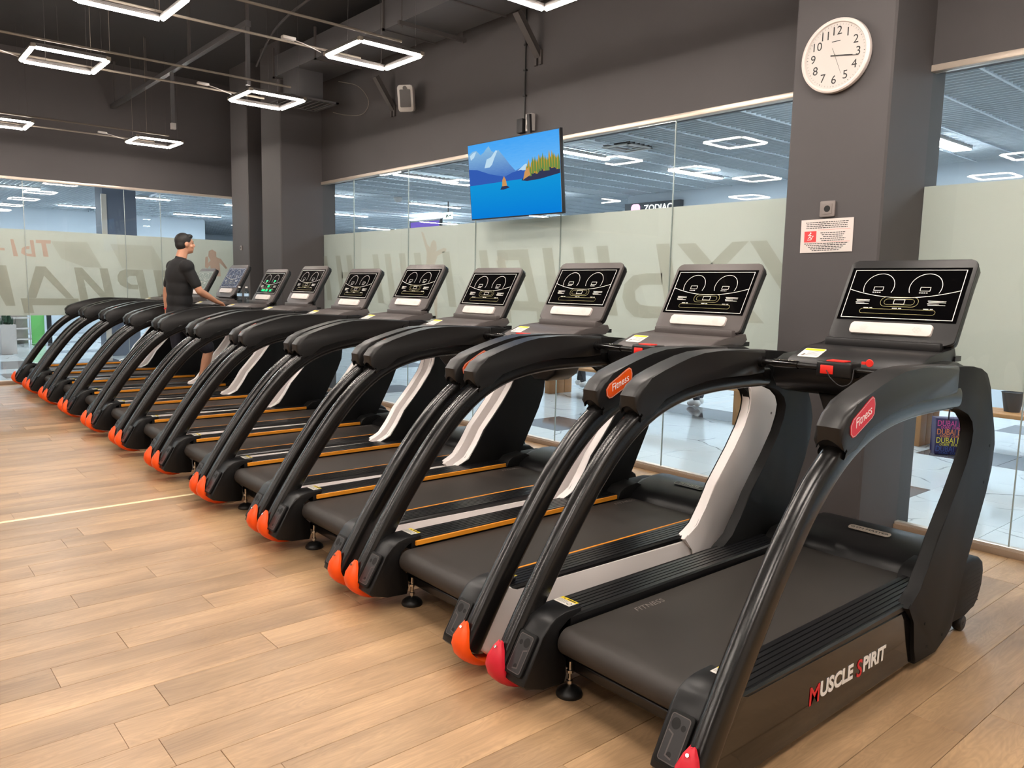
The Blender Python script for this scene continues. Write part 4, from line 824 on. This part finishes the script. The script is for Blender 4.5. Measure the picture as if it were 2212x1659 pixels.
    if first: textmesh('plate_lettering', 'GYM MASTER', .026, M['ink'], mt @ Matrix.Translation((0, 0, .0034)), hp, .0002, sx=1.25)
    else:
        textmesh('plate_lettering', 'FITNESS', .032, M['chrome'], mt @ Matrix.Translation((0, .003, .0034)), hp, .0002, sx=1.3)
        bm = bmesh.new(); ribbon(bm, rrect(.212, .043, .017), .0025, .0036, mt, True); finish('plate_rim', bm, M['chrome'], hp, 0)
    # cross member between the arms
    bm = bmesh.new(); CM = [(3.60, 1.27), (3.68, 1.30), (3.85, 1.31), (3.93, 1.29), (3.96, 1.22), (3.94, 1.14), (3.88, 1.11), (3.72, 1.105), (3.63, 1.13), (3.585, 1.19)]
    prism(bm, Y(CM), -.39, .39, bev=.01); finish('cross_member', bm, M['plastic'], T, 45)
    bm = bmesh.new(); prism(bm, [(-.18, 1.12), (.18, 1.12), (.14, 1.02), (.06, .97), (-.06, .97), (-.14, 1.02)], 3.66 - YO, 3.9 - YO, 'y', bev=.02, seg=3); finish('lower_housing', bm, M['plastic'], T, 40)
    # tray
    bm = bmesh.new(); TR = [(3.585, 1.258), (3.60, 1.285), (3.73, 1.336), (3.79, 1.342), (3.92, 1.346), (3.955, 1.365), (4.0, 1.365), (4.02, 1.33), (3.98, 1.30), (3.7, 1.27)]
    prism(bm, Y(TR), -.315, .315, bev=.008, seg=2); box(bm, (-.285, 3.90 - YO, 1.34), (.285, 3.975 - YO, 1.385), .008); tr = finish('tray', bm, M['greyp'] if not first else M['darkp'], T, 40)
    mt = frame((-.225, 3.668 - YO, 1.3125), (1, 0, 0), (0, .13, .051)); bm = bmesh.new(); prism(bm, rrect(.11, .1, .01), .0, .002, 'z', mtx=mt); tl = finish('tray_label', bm, M['paperw'], T, 0)
    bm = bmesh.new(); flat(bm, [(-.05, .024), (.05, .024), (.05, .046), (-.05, .046)], .0026, mt); finish('label_yellow', bm, M['yellow'], tl, 0)
    bm = bmesh.new()
    for k in range(4): flat(bm, [(-.02, .012 - k * .014), (.045, .012 - k * .014), (.045, .016 - k * .014), (-.02, .016 - k * .014)], .0027, mt)
    flat(bm, [(-.042, -.04), (-.026, -.04), (-.022, -.02), (-.032, -.012)], .0027, mt); finish('label_print', bm, M['outlet'], tl, 0)
    # handle bar with sensor sleeves and safety box
    bm = bmesh.new(); cyl(bm, (-.40, 3.50 - YO, 1.262), (.40, 3.50 - YO, 1.262), .015, 14)
    for s in (-1, 1):
        cyl(bm, (s * .41, 3.50 - YO, 1.262), (s * .385, 3.50 - YO, 1.262), .028, 16)
    hb = finish('handle_bar', bm, M['tube'], T, 40)
    for s in (-1, 1):
        bm = bmesh.new(); cyl(bm, (s * .33, 3.50 - YO, 1.262), (s * .20, 3.50 - YO, 1.262), .0195, 16); finish('pulse_grip', bm, M['gloss'], hb, 40)
        bm = bmesh.new(); box(bm, (min(s * .32, s * .21), 3.494 - YO, 1.2795), (max(s * .32, s * .21), 3.506 - YO, 1.283), .001); finish('pulse_plate', bm, M['chrome'], hb)
    bm = bmesh.new(); box(bm, (-.085, 3.455 - YO, 1.222), (.085, 3.555 - YO, 1.296), .01, 3); sb = finish('safety_box', bm, M['plastic'], T, 40)
    bm = bmesh.new(); box(bm, (-.045, 3.47 - YO, 1.294), (.045, 3.53 - YO, 1.302), .003); finish('stop_button', bm, M['redb'], sb)
    bm = bmesh.new(); box(bm, (-.062, 3.4515 - YO, 1.238), (.0, 3.457 - YO, 1.278), .002); finish('stop_label', bm, M['redb'], sb)
    if first:
        bm = bmesh.new(); lathe(bm, [(.002, -.003), (.016, -.003), (.018, 0), (.016, .003), (.002, .003)], (.145, 3.5 - YO, 1.3), 16, 'y'); box(bm, (.11, 3.495 - YO, 1.292), (.128, 3.505 - YO, 1.305)); finish('safety_key', bm, M['redb'], sb, 40)
        bm = bmesh.new(); sweep(bm, smooth_path([(-.03, 3.45 - YO, 1.255), (-.0, 3.44 - YO, 1.22), (.05, 3.44 - YO, 1.19), (.09, 3.45 - YO, 1.21), (.09, 3.47 - YO, 1.27)]), circ(.0025, 6), up=Vector((0, 1, 0))); finish('safety_cord', bm, M['ink'], sb)
    # console
    A0 = Vector((0, 3.924 - YO, 1.372)); UP = Vector((0, .156, .279)).normalized(); mt = frame(A0 + UP * .2375, (1, 0, 0), UP)  # z of frame = x cross up = toward viewer
    HH = .475
    out = [(-.31, -.20), (-.31, .2375 - .035)] + [(-.31 + .035 - .035 * cos(a), .2375 - .035 + .035 * sin(a)) for a in [radians(t_) for t_ in (15, 30, 45, 60, 75, 90)]] + [(.31 - .035 + .035 * sin(a), .2375 - .035 + .035 * cos(a)) for a in [radians(t_) for t_ in (0, 15, 30, 45, 60, 75, 90)]] + [(.31, -.20)] + [(.31 - .03 + .03 * cos(a), -.20 - .03 * sin(a)) for a in [radians(t_) for t_ in (30, 60, 90)]] + [(.262, -.232), (.25, -.26), (-.25, -.26), (-.262, -.232)] + [(-.31 + .03 - .03 * sin(a), -.20 - .03 * cos(a)) for a in [radians(t_) for t_ in (0, 30, 60)]]
    bm = bmesh.new(); prism(bm, out, -.018, 0, 'z', bev=.004, mtx=mt); cs = finish('console_face', bm, M['greyp'] if not first else M['darkp'], T, 40)
    bm = bmesh.new(); prism(bm, [(a * .985, b * .985 + .002) for a, b in out], -.062, -.0185, 'z', bev=.012, seg=3, mtx=mt)
    prism(bm, rrect(.50, .30, .02), -.085, -.06, 'z', mtx=mt, bev=.006)
    finish('console_back', bm, M['plastic'], T, 40)
    bm = bmesh.new(); box(bm, (-.24, 3.95 - YO, 1.31), (.24, 4.03 - YO, 1.42), .01); box(bm, (.2, 3.99 - YO, 1.3), (.3, 4.06 - YO, 1.325)); finish('console_neck', bm, M['plastic'], T, 40)
    bm = bmesh.new(); prism(bm, [(-.292, -.115), (.292, -.115), (.292, .19), (-.292, .19)], .0, .0025, 'z', mtx=mt); scrn = finish('screen', bm, M['screen'], T, 0)
    # graphics
    bm = bmesh.new(); g = .0029; u0, u1, v0, v1 = -.272, .272, -.102, .176
    ribbon(bm, [(u0, v0), (u1, v0), (u1, v1), (u0, v1)], .0032, g, mt, True)
    ribbon(bm, [(u0 + (u1 - u0) * t_ / 24, .062 - .045 * (1 - (2 * t_ / 24 - 1) ** 2)) for t_ in range(25)], .0032, g, mt)
    for c in (-.125, .105):
        ribbon(bm, [(c + .077 * cos(a), .078 + .077 * sin(a)) for a in [radians(-25 + 230 * t_ / 28) for t_ in range(29)]], .003, g, mt)
        ribbon(bm, [(c - .022, .057), (c + .025, .057), (c + .025, .078), (c - .022, .078)], .0026, g, mt, True)
        for q in range(4): flat(bm, [(c - .024 + q * .011, .044), (c - .016 + q * .011, .044), (c - .016 + q * .011, .0485), (c - .024 + q * .011, .0485)], g, mt)
    ribbon(bm, [(-.026, -.019), (.026, -.019), (.026, .005), (-.026, .005)], .0026, g, mt, True)
    for c, w_ in ((-.185, .07), (.178, .085)):
        for q in range(4): flat(bm, [(c - w_ / 2 * (1 - .1 * (q % 2)), -.0 - q * .0075), (c + w_ / 2 * (1 if q != 2 else .3), -.0 - q * .0075), (c + w_ / 2 * (1 if q != 2 else .3), .0020 - q * .0075), (c - w_ / 2 * (1 - .1 * (q % 2)), .0035 - q * .0075)], g, mt)
    for c in (-.145, .0, .15):
        flat(bm, [(c - .025, -.046), (c + .0, -.046), (c + .0, -.042), (c - .025, -.042)], g, mt); flat(bm, [(c + .006, -.046), (c + .02, -.046), (c + .02, -.042), (c + .006, -.042)], g, mt)
    finish('screen_print', bm, M['white_l'], scrn, 0)
    bm = bmesh.new(); ribbon(bm, rrect(.185, .054, .0265, 6), .0022, g, mt @ Matrix.Translation((0, -.0075, 0)), True); ribbon(bm, rrect(.148, .032, .0155, 6), .0018, g, mt @ Matrix.Translation((0, -.0075, 0)), True)
    ribbon(bm, rrect(.37, .026, .0125, 6), .0019, g, mt @ Matrix.Translation((0.0, -.063, 0)), True); finish('screen_print_gold', bm, M['gold_l'], scrn, 0)
    # white speaker bar
    bm = bmesh.new(); prism(bm, [(a, b - .164) for a, b in rrect(.40, .062, .014)], .0, .014, 'z', bev=.005, seg=3, mtx=mt, both=False); sg = finish('speaker_bar', bm, M['ivory'], T, 45)
    bm = bmesh.new()
    for cc in (-.13, .13):
        for i in range(-3, 4):
            for j in range(-3, 4):
                if i * i + j * j < 11:
                    a, b = cc + i * .0062 + (j % 2) * .0031, -.164 + j * .0054
                    bm.faces.new([bm.verts.new(mt @ Vector((a + .0013 * cos(t_ * pi / 2), b + .0013 * sin(t_ * pi / 2), .0145))) for t_ in range(4)])
    finish('speaker_holes', bm, M['outlet'], sg, 0)
    # badge on the right grip pad
    a = radians(22); mt = frame((.5065, 2.698 - YO, 1.178), (0, cos(a), sin(a)), (0, -sin(a), cos(a)))
    bo = [(-.098, -.038), (-.085, -.046), (.07, -.034), (.088, -.022), (.096, .028), (.088, .042), (.06, .046), (-.07, .03), (-.09, .018), (-.1, -.025)]
    bd_o = [(-.092, .010), (-.098, -.018), (-.088, -.036), (-.07, -.041), (.06, -.034), (.08, -.026), (.094, .006), (.095, .03), (.084, .041), (.062, .041), (-.066, .026)]
    bm = bmesh.new(); prism(bm, bd_o, 0, .0025, 'z', mtx=mt); bd = finish('badge', bm, M['redp'] if first else M['orangeB'], T, 0)
    bm = bmesh.new(); ribbon(bm, [(p * .965, q * .93) for p, q in bd_o], .0022, .003, mt, True); finish('badge_rim', bm, M['ivory'], bd, 0)
    textmesh('badge_lettering', 'Fitness', .047, M['wtext'], mt @ Matrix.Translation((0, 0, .003)), bd, .0003, shear=.35, sx=.95)
    if first:
        mt = frame((.4715, 2.83 - YO, .168), (0, 1, -.02), (0, 0, 1)); x0 = -.305
        for s_, col, sz in (('M', M['rtext'], .098), ('USCLE', M['wtext'], .082), (' ', None, .08), ('S', M['rtext'], .098), ('PIRIT', M['wtext'], .082)):
            if col is None: x0 += .022; continue
            o = textmesh('panel_lettering', s_, sz, col, mt @ Matrix.Translation((x0, (.006 if sz < .09 else .0), 0)), T, .0005, sx=1.06, align='LEFT', off=(.0032 if sz < .09 else .0012))
            ys = [v.co.y for v in o.data.vertices]; x0 += max(ys) - min(ys) + .009
    return T
TXS = [-1.7632, -2.8976, -3.982, -5.0511, -6.1072, -7.2245, -8.3606, -9.49, -10.6321, -11.8169, -12.9683]
tdz = [0, -.0085, .009, -.02, .015, -.016, .02, -.012, .05, .01, 0]
tdx = [.037, .003, -.013, -.015, -.018, .003, .018, .10, .02, 0, 0]
TLB = ['all black treadmill nearest the camera with red badge and red foot caps', 'white sided treadmill second from the right, in front of the near pillar edge',
       'white sided treadmill third from the right, below the frosted letter shapes', 'white sided treadmill fourth from the right, right of the television\'s lower edge',
       'white sided treadmill fifth from the right, below the television\'s left corner', 'white sided treadmill sixth from the right, under the dancer silhouette',
       'white sided treadmill seventh from the right, its console before the nearer paired pillar', 'white sided treadmill the man walks on, console lit green, bottles on its tray',
       'white sided treadmill just beyond the walking man with blue reflections painted on its console', 'white sided treadmill second from the far end with grey reflection painted on its console', 'white sided treadmill at the far left end of the row']
TA = make_treadmill('black'); TB = make_treadmill('white'); TR_ = []
for i, x in enumerate(TXS):
    t = TA if i == 0 else (TB if i == 1 else copy_tree(TB))
    t.location = (x, YO, 0); t['label'] = TLB[i]; TR_.append(t)
UPc = Vector((0, .156, .279)).normalized()
for i, t in enumerate(TR_):
    for c in t.children:
        n = c.name.split('.')[0]
        if n in ('console_face', 'console_back', 'screen', 'speaker_bar', 'console_neck'): c.location = (tdx[i] if i in (7, 8) else tdx[i] * .6, 0, tdz[i])
def reskin(t, m):
    for c in t.children:
        if c.name.split('.')[0] == 'screen': c.data = c.data.copy(); c.data.materials[0] = m; return c
# T8 green lit console
s8 = reskin(TR_[7], M['screen']); s8['label'] = 'black screen with green lit digits'
mt = frame(Vector((0, 3.924 - YO, 1.372)) + UPc * .2375, (1, 0, 0), UPc); bm = bmesh.new()
for a, b, w_, h_ in ((-.125, .066, .02, .012), (.105, .066, .02, .012), (-.0, -.007, .03, .016), (-.1, -.066, .05, .014), (0, -.066, .03, .014), (.11, -.066, .03, .014)): flat(bm, [(a - w_, b - h_), (a + w_, b - h_), (a + w_, b + h_), (a - w_, b + h_)], .0034, mt)
finish('lit_digits', bm, emat('green_led', (.03, .9, .3, 1), 1.1), s8, 0)
def reflection_scribble():  # bluish screen reflections drawn into the colour as a cell-edge pattern
    m = mat('blue_reflection_screen', srgb(52, 66, 94), .6, spec=.15); nt = m.node_tree; b = nt.nodes['Principled BSDF']; tc = N(nt, 'ShaderNodeTexCoord'); v = N(nt, 'ShaderNodeTexVoronoi', feature='DISTANCE_TO_EDGE'); v.inputs['Scale'].default_value = 22; nt.links.new(tc.outputs['Object'], v.inputs[0])
    r = N(nt, 'ShaderNodeMapRange'); r.inputs[2].default_value = .05; r.inputs[3].default_value = 1; r.inputs[4].default_value = 0; nt.links.new(v.outputs['Distance'], r.inputs[0]); mx = N(nt, 'ShaderNodeMix', data_type='RGBA'); mx.inputs[6].default_value = srgb(44, 56, 82); mx.inputs[7].default_value = srgb(140, 154, 178); nt.links.new(r.outputs[0], mx.inputs[0]); nt.links.new(mx.outputs[2], b.inputs['Base Color']); return m
reskin(TR_[8], reflection_scribble())['label'] = 'screen with bluish reflections painted in'; reskin(TR_[9], M['film_s'])['label'] = 'screen with grey reflection painted in'
# bottles on the man's treadmill tray
for k, (dx, dy) in enumerate(((-.245, 3.80), (-.17, 3.86))):
    e = empty('water_bottle', (TXS[7] + dx + .0, dy, 1.346), ['clear plastic water bottle on the tray of the lit treadmill, left one', 'clear plastic water bottle on the tray of the lit treadmill, right one'][k], 'bottle', 'bottles on the treadmill tray')
    bm = bmesh.new(); lathe(bm, [(.002, .002), (.028, .0), (.031, .008), (.031, .06), (.028, .07), (.031, .08), (.031, .13), (.026, .155), (.013, .178), (.012, .19)], (0, 0, 0), 20); finish('bottle_body', bm, M['bottle'], e)
    bm = bmesh.new(); lathe(bm, [(.0135, .188), (.0145, .19), (.0145, .205), (.012, .207)], (0, 0, 0), 14); finish('bottle_cap', bm, M['wtext'], e)
    bm = bmesh.new(); lathe(bm, [(.0314, .085), (.0316, .12)], (0, 0, 0), 20); finish('bottle_label', bm, mat('bottle_label_%d' % k, srgb(170, 200, 225), .5), e)

# ------------------------------------------------------------------ people
def skin_mesh(name, chains, m, parent, voxel=0.008, extra=None, sm=8):
    """chains: lists of (x,y,z,r); each grown with capsules, fused by a voxel remesh into one continuous skin"""
    bm = bmesh.new()
    for ch in chains:
        for (a, b) in zip(ch, ch[1:]):
            p, q = Vector(a[:3]), Vector(b[:3]); L = (q - p).length; n = max(2, int(L / min(a[3], b[3]) * 1.6)); 
            if L < 1e-5: continue
            cyl(bm, p, q, a[3], 14, b[3])
        for a in ch: bmesh.ops.create_icosphere(bm, subdivisions=2, radius=a[3], matrix=Matrix.Translation(a[:3]))
    if extra: extra(bm)
    me = bpy.data.meshes.new(name); bm.to_mesh(me); bm.free(); o = bpy.data.objects.new(name, me); COL.objects.link(o)
    r = o.modifiers.new('r', 'REMESH'); r.mode = 'VOXEL'; r.voxel_size = voxel; s = o.modifiers.new('s', 'SMOOTH'); s.iterations = sm; s.factor = .5
    me2 = bpy.data.meshes.new_from_object(o.evaluated_get(bpy.context.evaluated_depsgraph_get())); o.modifiers.clear(); o.data = me2; bpy.data.meshes.remove(me)
    me2.name = name; me2.materials.clear(); me2.materials.append(m)
    me2.polygons.foreach_set('use_smooth', [True] * len(me2.polygons))
    if parent: o.parent = parent
    return o
def ell(bm, c, r, rot=None, sub=3):
    mt = Matrix.Translation(c) @ (rot or Matrix.Identity(4)) @ Matrix.Diagonal((r[0], r[1], r[2], 1)); bmesh.ops.create_icosphere(bm, subdivisions=sub, radius=1, matrix=mt)
def person(loc, P, label, top, bottom, shoe, voxel=.009, group=None, long_sleeve=False, bottom_to='knee', hairlong=False, rz=0, band=False):
    """P joints in local metres, feet near z=0, facing +y"""
    e = empty('person', loc, label, 'person', group, rz)
    hd = Vector(P['head']); nk = Vector(P['neck']); ch_ = Vector(P['chest']); wa = Vector(P['waist']); hp_ = Vector(P['hip'])
    chains = [[(*nk, .062), (*(nk.lerp(hd, .6)), .058)]]
    def torso(bm, k=0.0):
        ell(bm, ch_, (.185 + k, .128 + k, .17 + k)); ell(bm, ch_.lerp(wa, .5), (.168 + k, .122 + k, .17 + k)); ell(bm, wa, (.156 + k, .12 + k, .13 + k)); ell(bm, hp_, (.16 + k, .12 + k, .12 + k)); ell(bm, ch_ + Vector((0, -.01, .10)), (.15 + k, .085 + k, .085 + k))
    def headx(bm):
        torso(bm)
        ell(bm, hd + Vector((0, -.012, .02)), (.074, .094, .098)); ell(bm, hd + Vector((0, .035, -.05)), (.056, .060, .066)); ell(bm, hd + Vector((0, .062, -.088)), (.028, .028, .022))
        ell(bm, hd + Vector((0, .098, -.018)), (.012, .018, .022)); ell(bm, hd + Vector((0, .086, .010)), (.010, .014, .03)); ell(bm, hd + Vector((0, .086, -.055)), (.024, .014, .010))
        ell(bm, hd + Vector((0, .082, .026)), (.05, .014, .008))
        for s in (-1, 1): ell(bm, hd + Vector((s * .076, -.005, -.012)), (.010, .022, .034), Matrix.Rotation(s * .25, 4, 'Z')); ell(bm, hd + Vector((s * .045, .055, -.03)), (.022, .025, .02))
    for s in ('L', 'R'):
        sh, el, wr, hn = [Vector(P[k + s]) for k in ('sh', 'el', 'wr', 'hand')]
        chains.append([(*sh, .062), (*sh.lerp(el, .35), .054), (*el, .041), (*el.lerp(wr, .25), .043), (*wr, .027)])
        d = (hn - wr).normalized(); sgn = -1 if s == 'L' else 1; pn = Vector(P.get('palm' + s, (-sgn, 0, 0))).normalized(); pn = (pn - d * pn.dot(d)).normalized(); sd = d.cross(pn)
        chains.append([(*wr, .026), (*(wr + d * .045 + sd * .018), .019), (*(wr + d * .085 + sd * .022), .016)]); chains.append([(*wr, .026), (*(wr + d * .045 - sd * .018), .019), (*(wr + d * .085 - sd * .022), .016)])
        for k, (o_, l_) in enumerate(((-.030, .078), (-.010, .088), (.010, .082), (.029, .064))):
            b0 = wr + d * .085 + sd * o_; cu = P.get('curl', .5)
            b1 = b0 + (d * cos(cu) + pn * sin(cu)) * l_ * .45; b2 = b1 + (d * cos(cu * 2.4) + pn * sin(cu * 2.4)) * l_ * .33; b3 = b2 + (d * cos(cu * 3.4) + pn * sin(cu * 3.4)) * l_ * .25
            chains.append([(*b0, .0105), (*b1, .0095), (*b2, .0085), (*b3, .0075)])
        th = Vector(P.get('thumb' + s, tuple(-sd))); t0 = wr + d * .03 + th * .02; chains.append([(*t0, .013), (*(t0 + th * .03 + d * .025), .0115), (*(t0 + th * .038 + d * .055 + pn * .008), .0095)])
        h, kn, an, to = [Vector(P[k + s]) for k in ('leg', 'kn', 'an', 'toe')]
        chains.append([(*h, .09), (*h.lerp(kn, .45), .078), (*kn, .056), (*kn.lerp(an, .3), .056), (*kn.lerp(an, .6), .046), (*an, .036), (*to, .03)])
    body = skin_mesh('body', chains, M['skin'], e, voxel, headx)
    # clothing
    sl = []
    for s in ('L', 'R'):
        sh, el, wr = Vector(P['sh' + s]), Vector(P['el' + s]), Vector(P['wr' + s])
        sl.append([(*(sh * .9 + ch_ * .1), .078), (*sh.lerp(el, .3), .068), (*sh.lerp(el, .72), .062)] + ([(*el, .054), (*wr, .04)] if long_sleeve else []))
    sl.append([(*(nk + Vector((0, 0, -.045))), .078), (*(nk + Vector((0, 0, .0))), .066)])
    skin_mesh('tshirt' if not long_sleeve else 'jacket', sl, top, e, voxel, lambda bm: (torso(bm, .022), [ell(bm, Vector(P['sh' + q]), (.088, .086, .086)) for q in 'LR']), 30)
    lg = []
    for s in ('L', 'R'):
        h, kn, an = [Vector(P[k + s]) for k in ('leg', 'kn', 'an')]
        lg.append([(*h, .108), (*h.lerp(kn, .5), .098), (*h.lerp(kn, .92), .088 if bottom_to == 'knee' else .07)] + ([(*kn, .066), (*kn.lerp(an, .35), .063), (*kn.lerp(an, .9), .052)] if bottom_to != 'knee' else []))
    skin_mesh('shorts' if bottom_to == 'knee' else 'trousers', lg, bottom, e, voxel, lambda bm: (ell(bm, hp_, (.175, .135, .12)), ell(bm, hp_ + Vector((0, 0, .07)), (.158, .122, .08))))
    for s in ('L', 'R'):
        an, to = Vector(P['an' + s]), Vector(P['toe' + s]); d = (to - an); d.z = 0; d = d.normalized() if d.length > 1e-6 else Vector((0, 1, 0)); zz = min(an.z, to.z) - .035
        bx = an.lerp(to, .5); L_ = (to - an).length
        def sh_(bm, an=an, to=to):
            ell(bm, to + Vector((0, 0, .0)), (.05, .075, .04)); ell(bm, an.lerp(to, .45), (.046, .1, .045)); ell(bm, an + Vector((0, -.02, -.025)), (.043, .058, .05))
        skin_mesh('shoe', [[(*an, .045), (*to, .04)]], shoe, e, .01, sh_)
    def hr(bm):
        ell(bm, hd + Vector((0, -.022, .034)), (.081, .096, .092)); ell(bm, hd + Vector((0, -.045, -.01)), (.074, .068, .075)); ell(bm, hd + Vector((0, .045, .085)), (.058, .04, .028))
        if hairlong: ell(bm, hd + Vector((0, -.07, -.1)), (.08, .05, .16))
    skin_mesh('hair', [], M['hair'], e, .007, hr, 4)
    bm = bmesh.new()
    for s in (-1, 1): ell(bm, hd + Vector((s * .03, .079, .006)), (.010, .007, .005), sub=1); box(bm, hd + Vector((s * .03 - .016, .083, .022)), hd + Vector((s * .03 + .016, .0865, .027)))
    finish('eyes_and_brows', bm, M['hair'], e)
    if band:
        w0 = Vector(P['wrL']); bm = bmesh.new(); lathe(bm, [(.031, -.008), (.034, -.006), (.034, .006), (.031, .008)], w0 + Vector((0, 0, .02)), 20); finish('wristband', bm, M['redp'], e)
    return e
X8 = -9.49; Y8 = 3.0
def J(x, y, z): return (x - X8, y - Y8, z)
man = dict(head=J(-9.49, 3.075, 2.035), neck=J(-9.49, 3.02, 1.86), chest=J(-9.49, 3.0, 1.66), waist=J(-9.49, 2.995, 1.38), hip=J(-9.49, 2.985, 1.24),
           shL=J(-9.69, 3.0, 1.765), elL=J(-9.745, 2.93, 1.48), wrL=J(-9.755, 2.93, 1.255), handL=J(-9.75, 2.95, 1.14), palmL=(1, 0, 0), thumbL=(0, 1, 0),
           shR=J(-9.29, 3.02, 1.765), elR=J(-9.235, 3.14, 1.49), wrR=J(-9.33, 3.36, 1.375), handR=J(-9.37, 3.46, 1.335), palmR=(0, 0, -1), thumbR=(-1, 0, 0),
           legL=J(-9.585, 2.98, 1.18), knL=J(-9.60, 3.02, .76), anL=J(-9.59, 2.68, .47), toeL=J(-9.59, 2.73, .355),
           legR=J(-9.395, 2.99, 1.18), knR=J(-9.385, 3.28, .80), anR=J(-9.385, 3.17, .385), toeR=J(-9.385, 3.31, .345), curl=.45)
person((X8, Y8, 0), man, 'man in black t-shirt and dark shorts walking on a treadmill, hand on its bar', M['shirt'], M['shorts'], M['ink'], .007, band=True)
st = dict(head=(0, .03, 1.6), neck=(0, 0, 1.44), chest=(0, 0, 1.26), waist=(0, 0, 1.0), hip=(0, 0, .9), shL=(-.18, 0, 1.36), elL=(-.22, -.03, 1.1), wrL=(-.23, .03, .87), handL=(-.23, .05, .77), palmL=(1, 0, 0), thumbL=(0, 1, 0),
          shR=(.18, 0, 1.36), elR=(.22, -.03, 1.1), wrR=(.23, .03, .87), handR=(.23, .05, .77), palmR=(-1, 0, 0), thumbR=(0, 1, 0),
          legL=(-.09, 0, .86), knL=(-.1, .03, .47), anL=(-.1, -.06, .09), toeL=(-.1, .08, .045), legR=(.09, 0, .86), knR=(.1, .1, .48), anR=(.1, .16, .09), toeR=(.1, .3, .045))
person((-3.82, 9.5, 0), st, 'person with bare ankles and black sandals behind the right bench', M['ivory'], M['ivory'], M['ink'], .016, 'people beyond the glass', True, 'knee', True, rz=radians(200))
person((-3.22, 9.75, 0), st, 'person in black leggings and white sneakers beside the lettered bag', M['shirt'], M['shirt'], M['shoe'], .016, 'people beyond the glass', True, 'ankle', True, rz=radians(120))
person((-6.55, 9.1, 0), st, 'person in dark jeans and white sneakers walking on the dark floor tiles, centre', M['jeans'], M['jeans'], M['shoe'], .016, 'people beyond the glass', True, 'ankle', rz=radians(70))
person((-9.05, 9.2, 0), st, 'person in dark trousers and pale sneakers beside the left bench leg', M['shirt'], M['jeans'], M['shoe'], .016, 'people beyond the glass', True, 'ankle', rz=radians(-80))
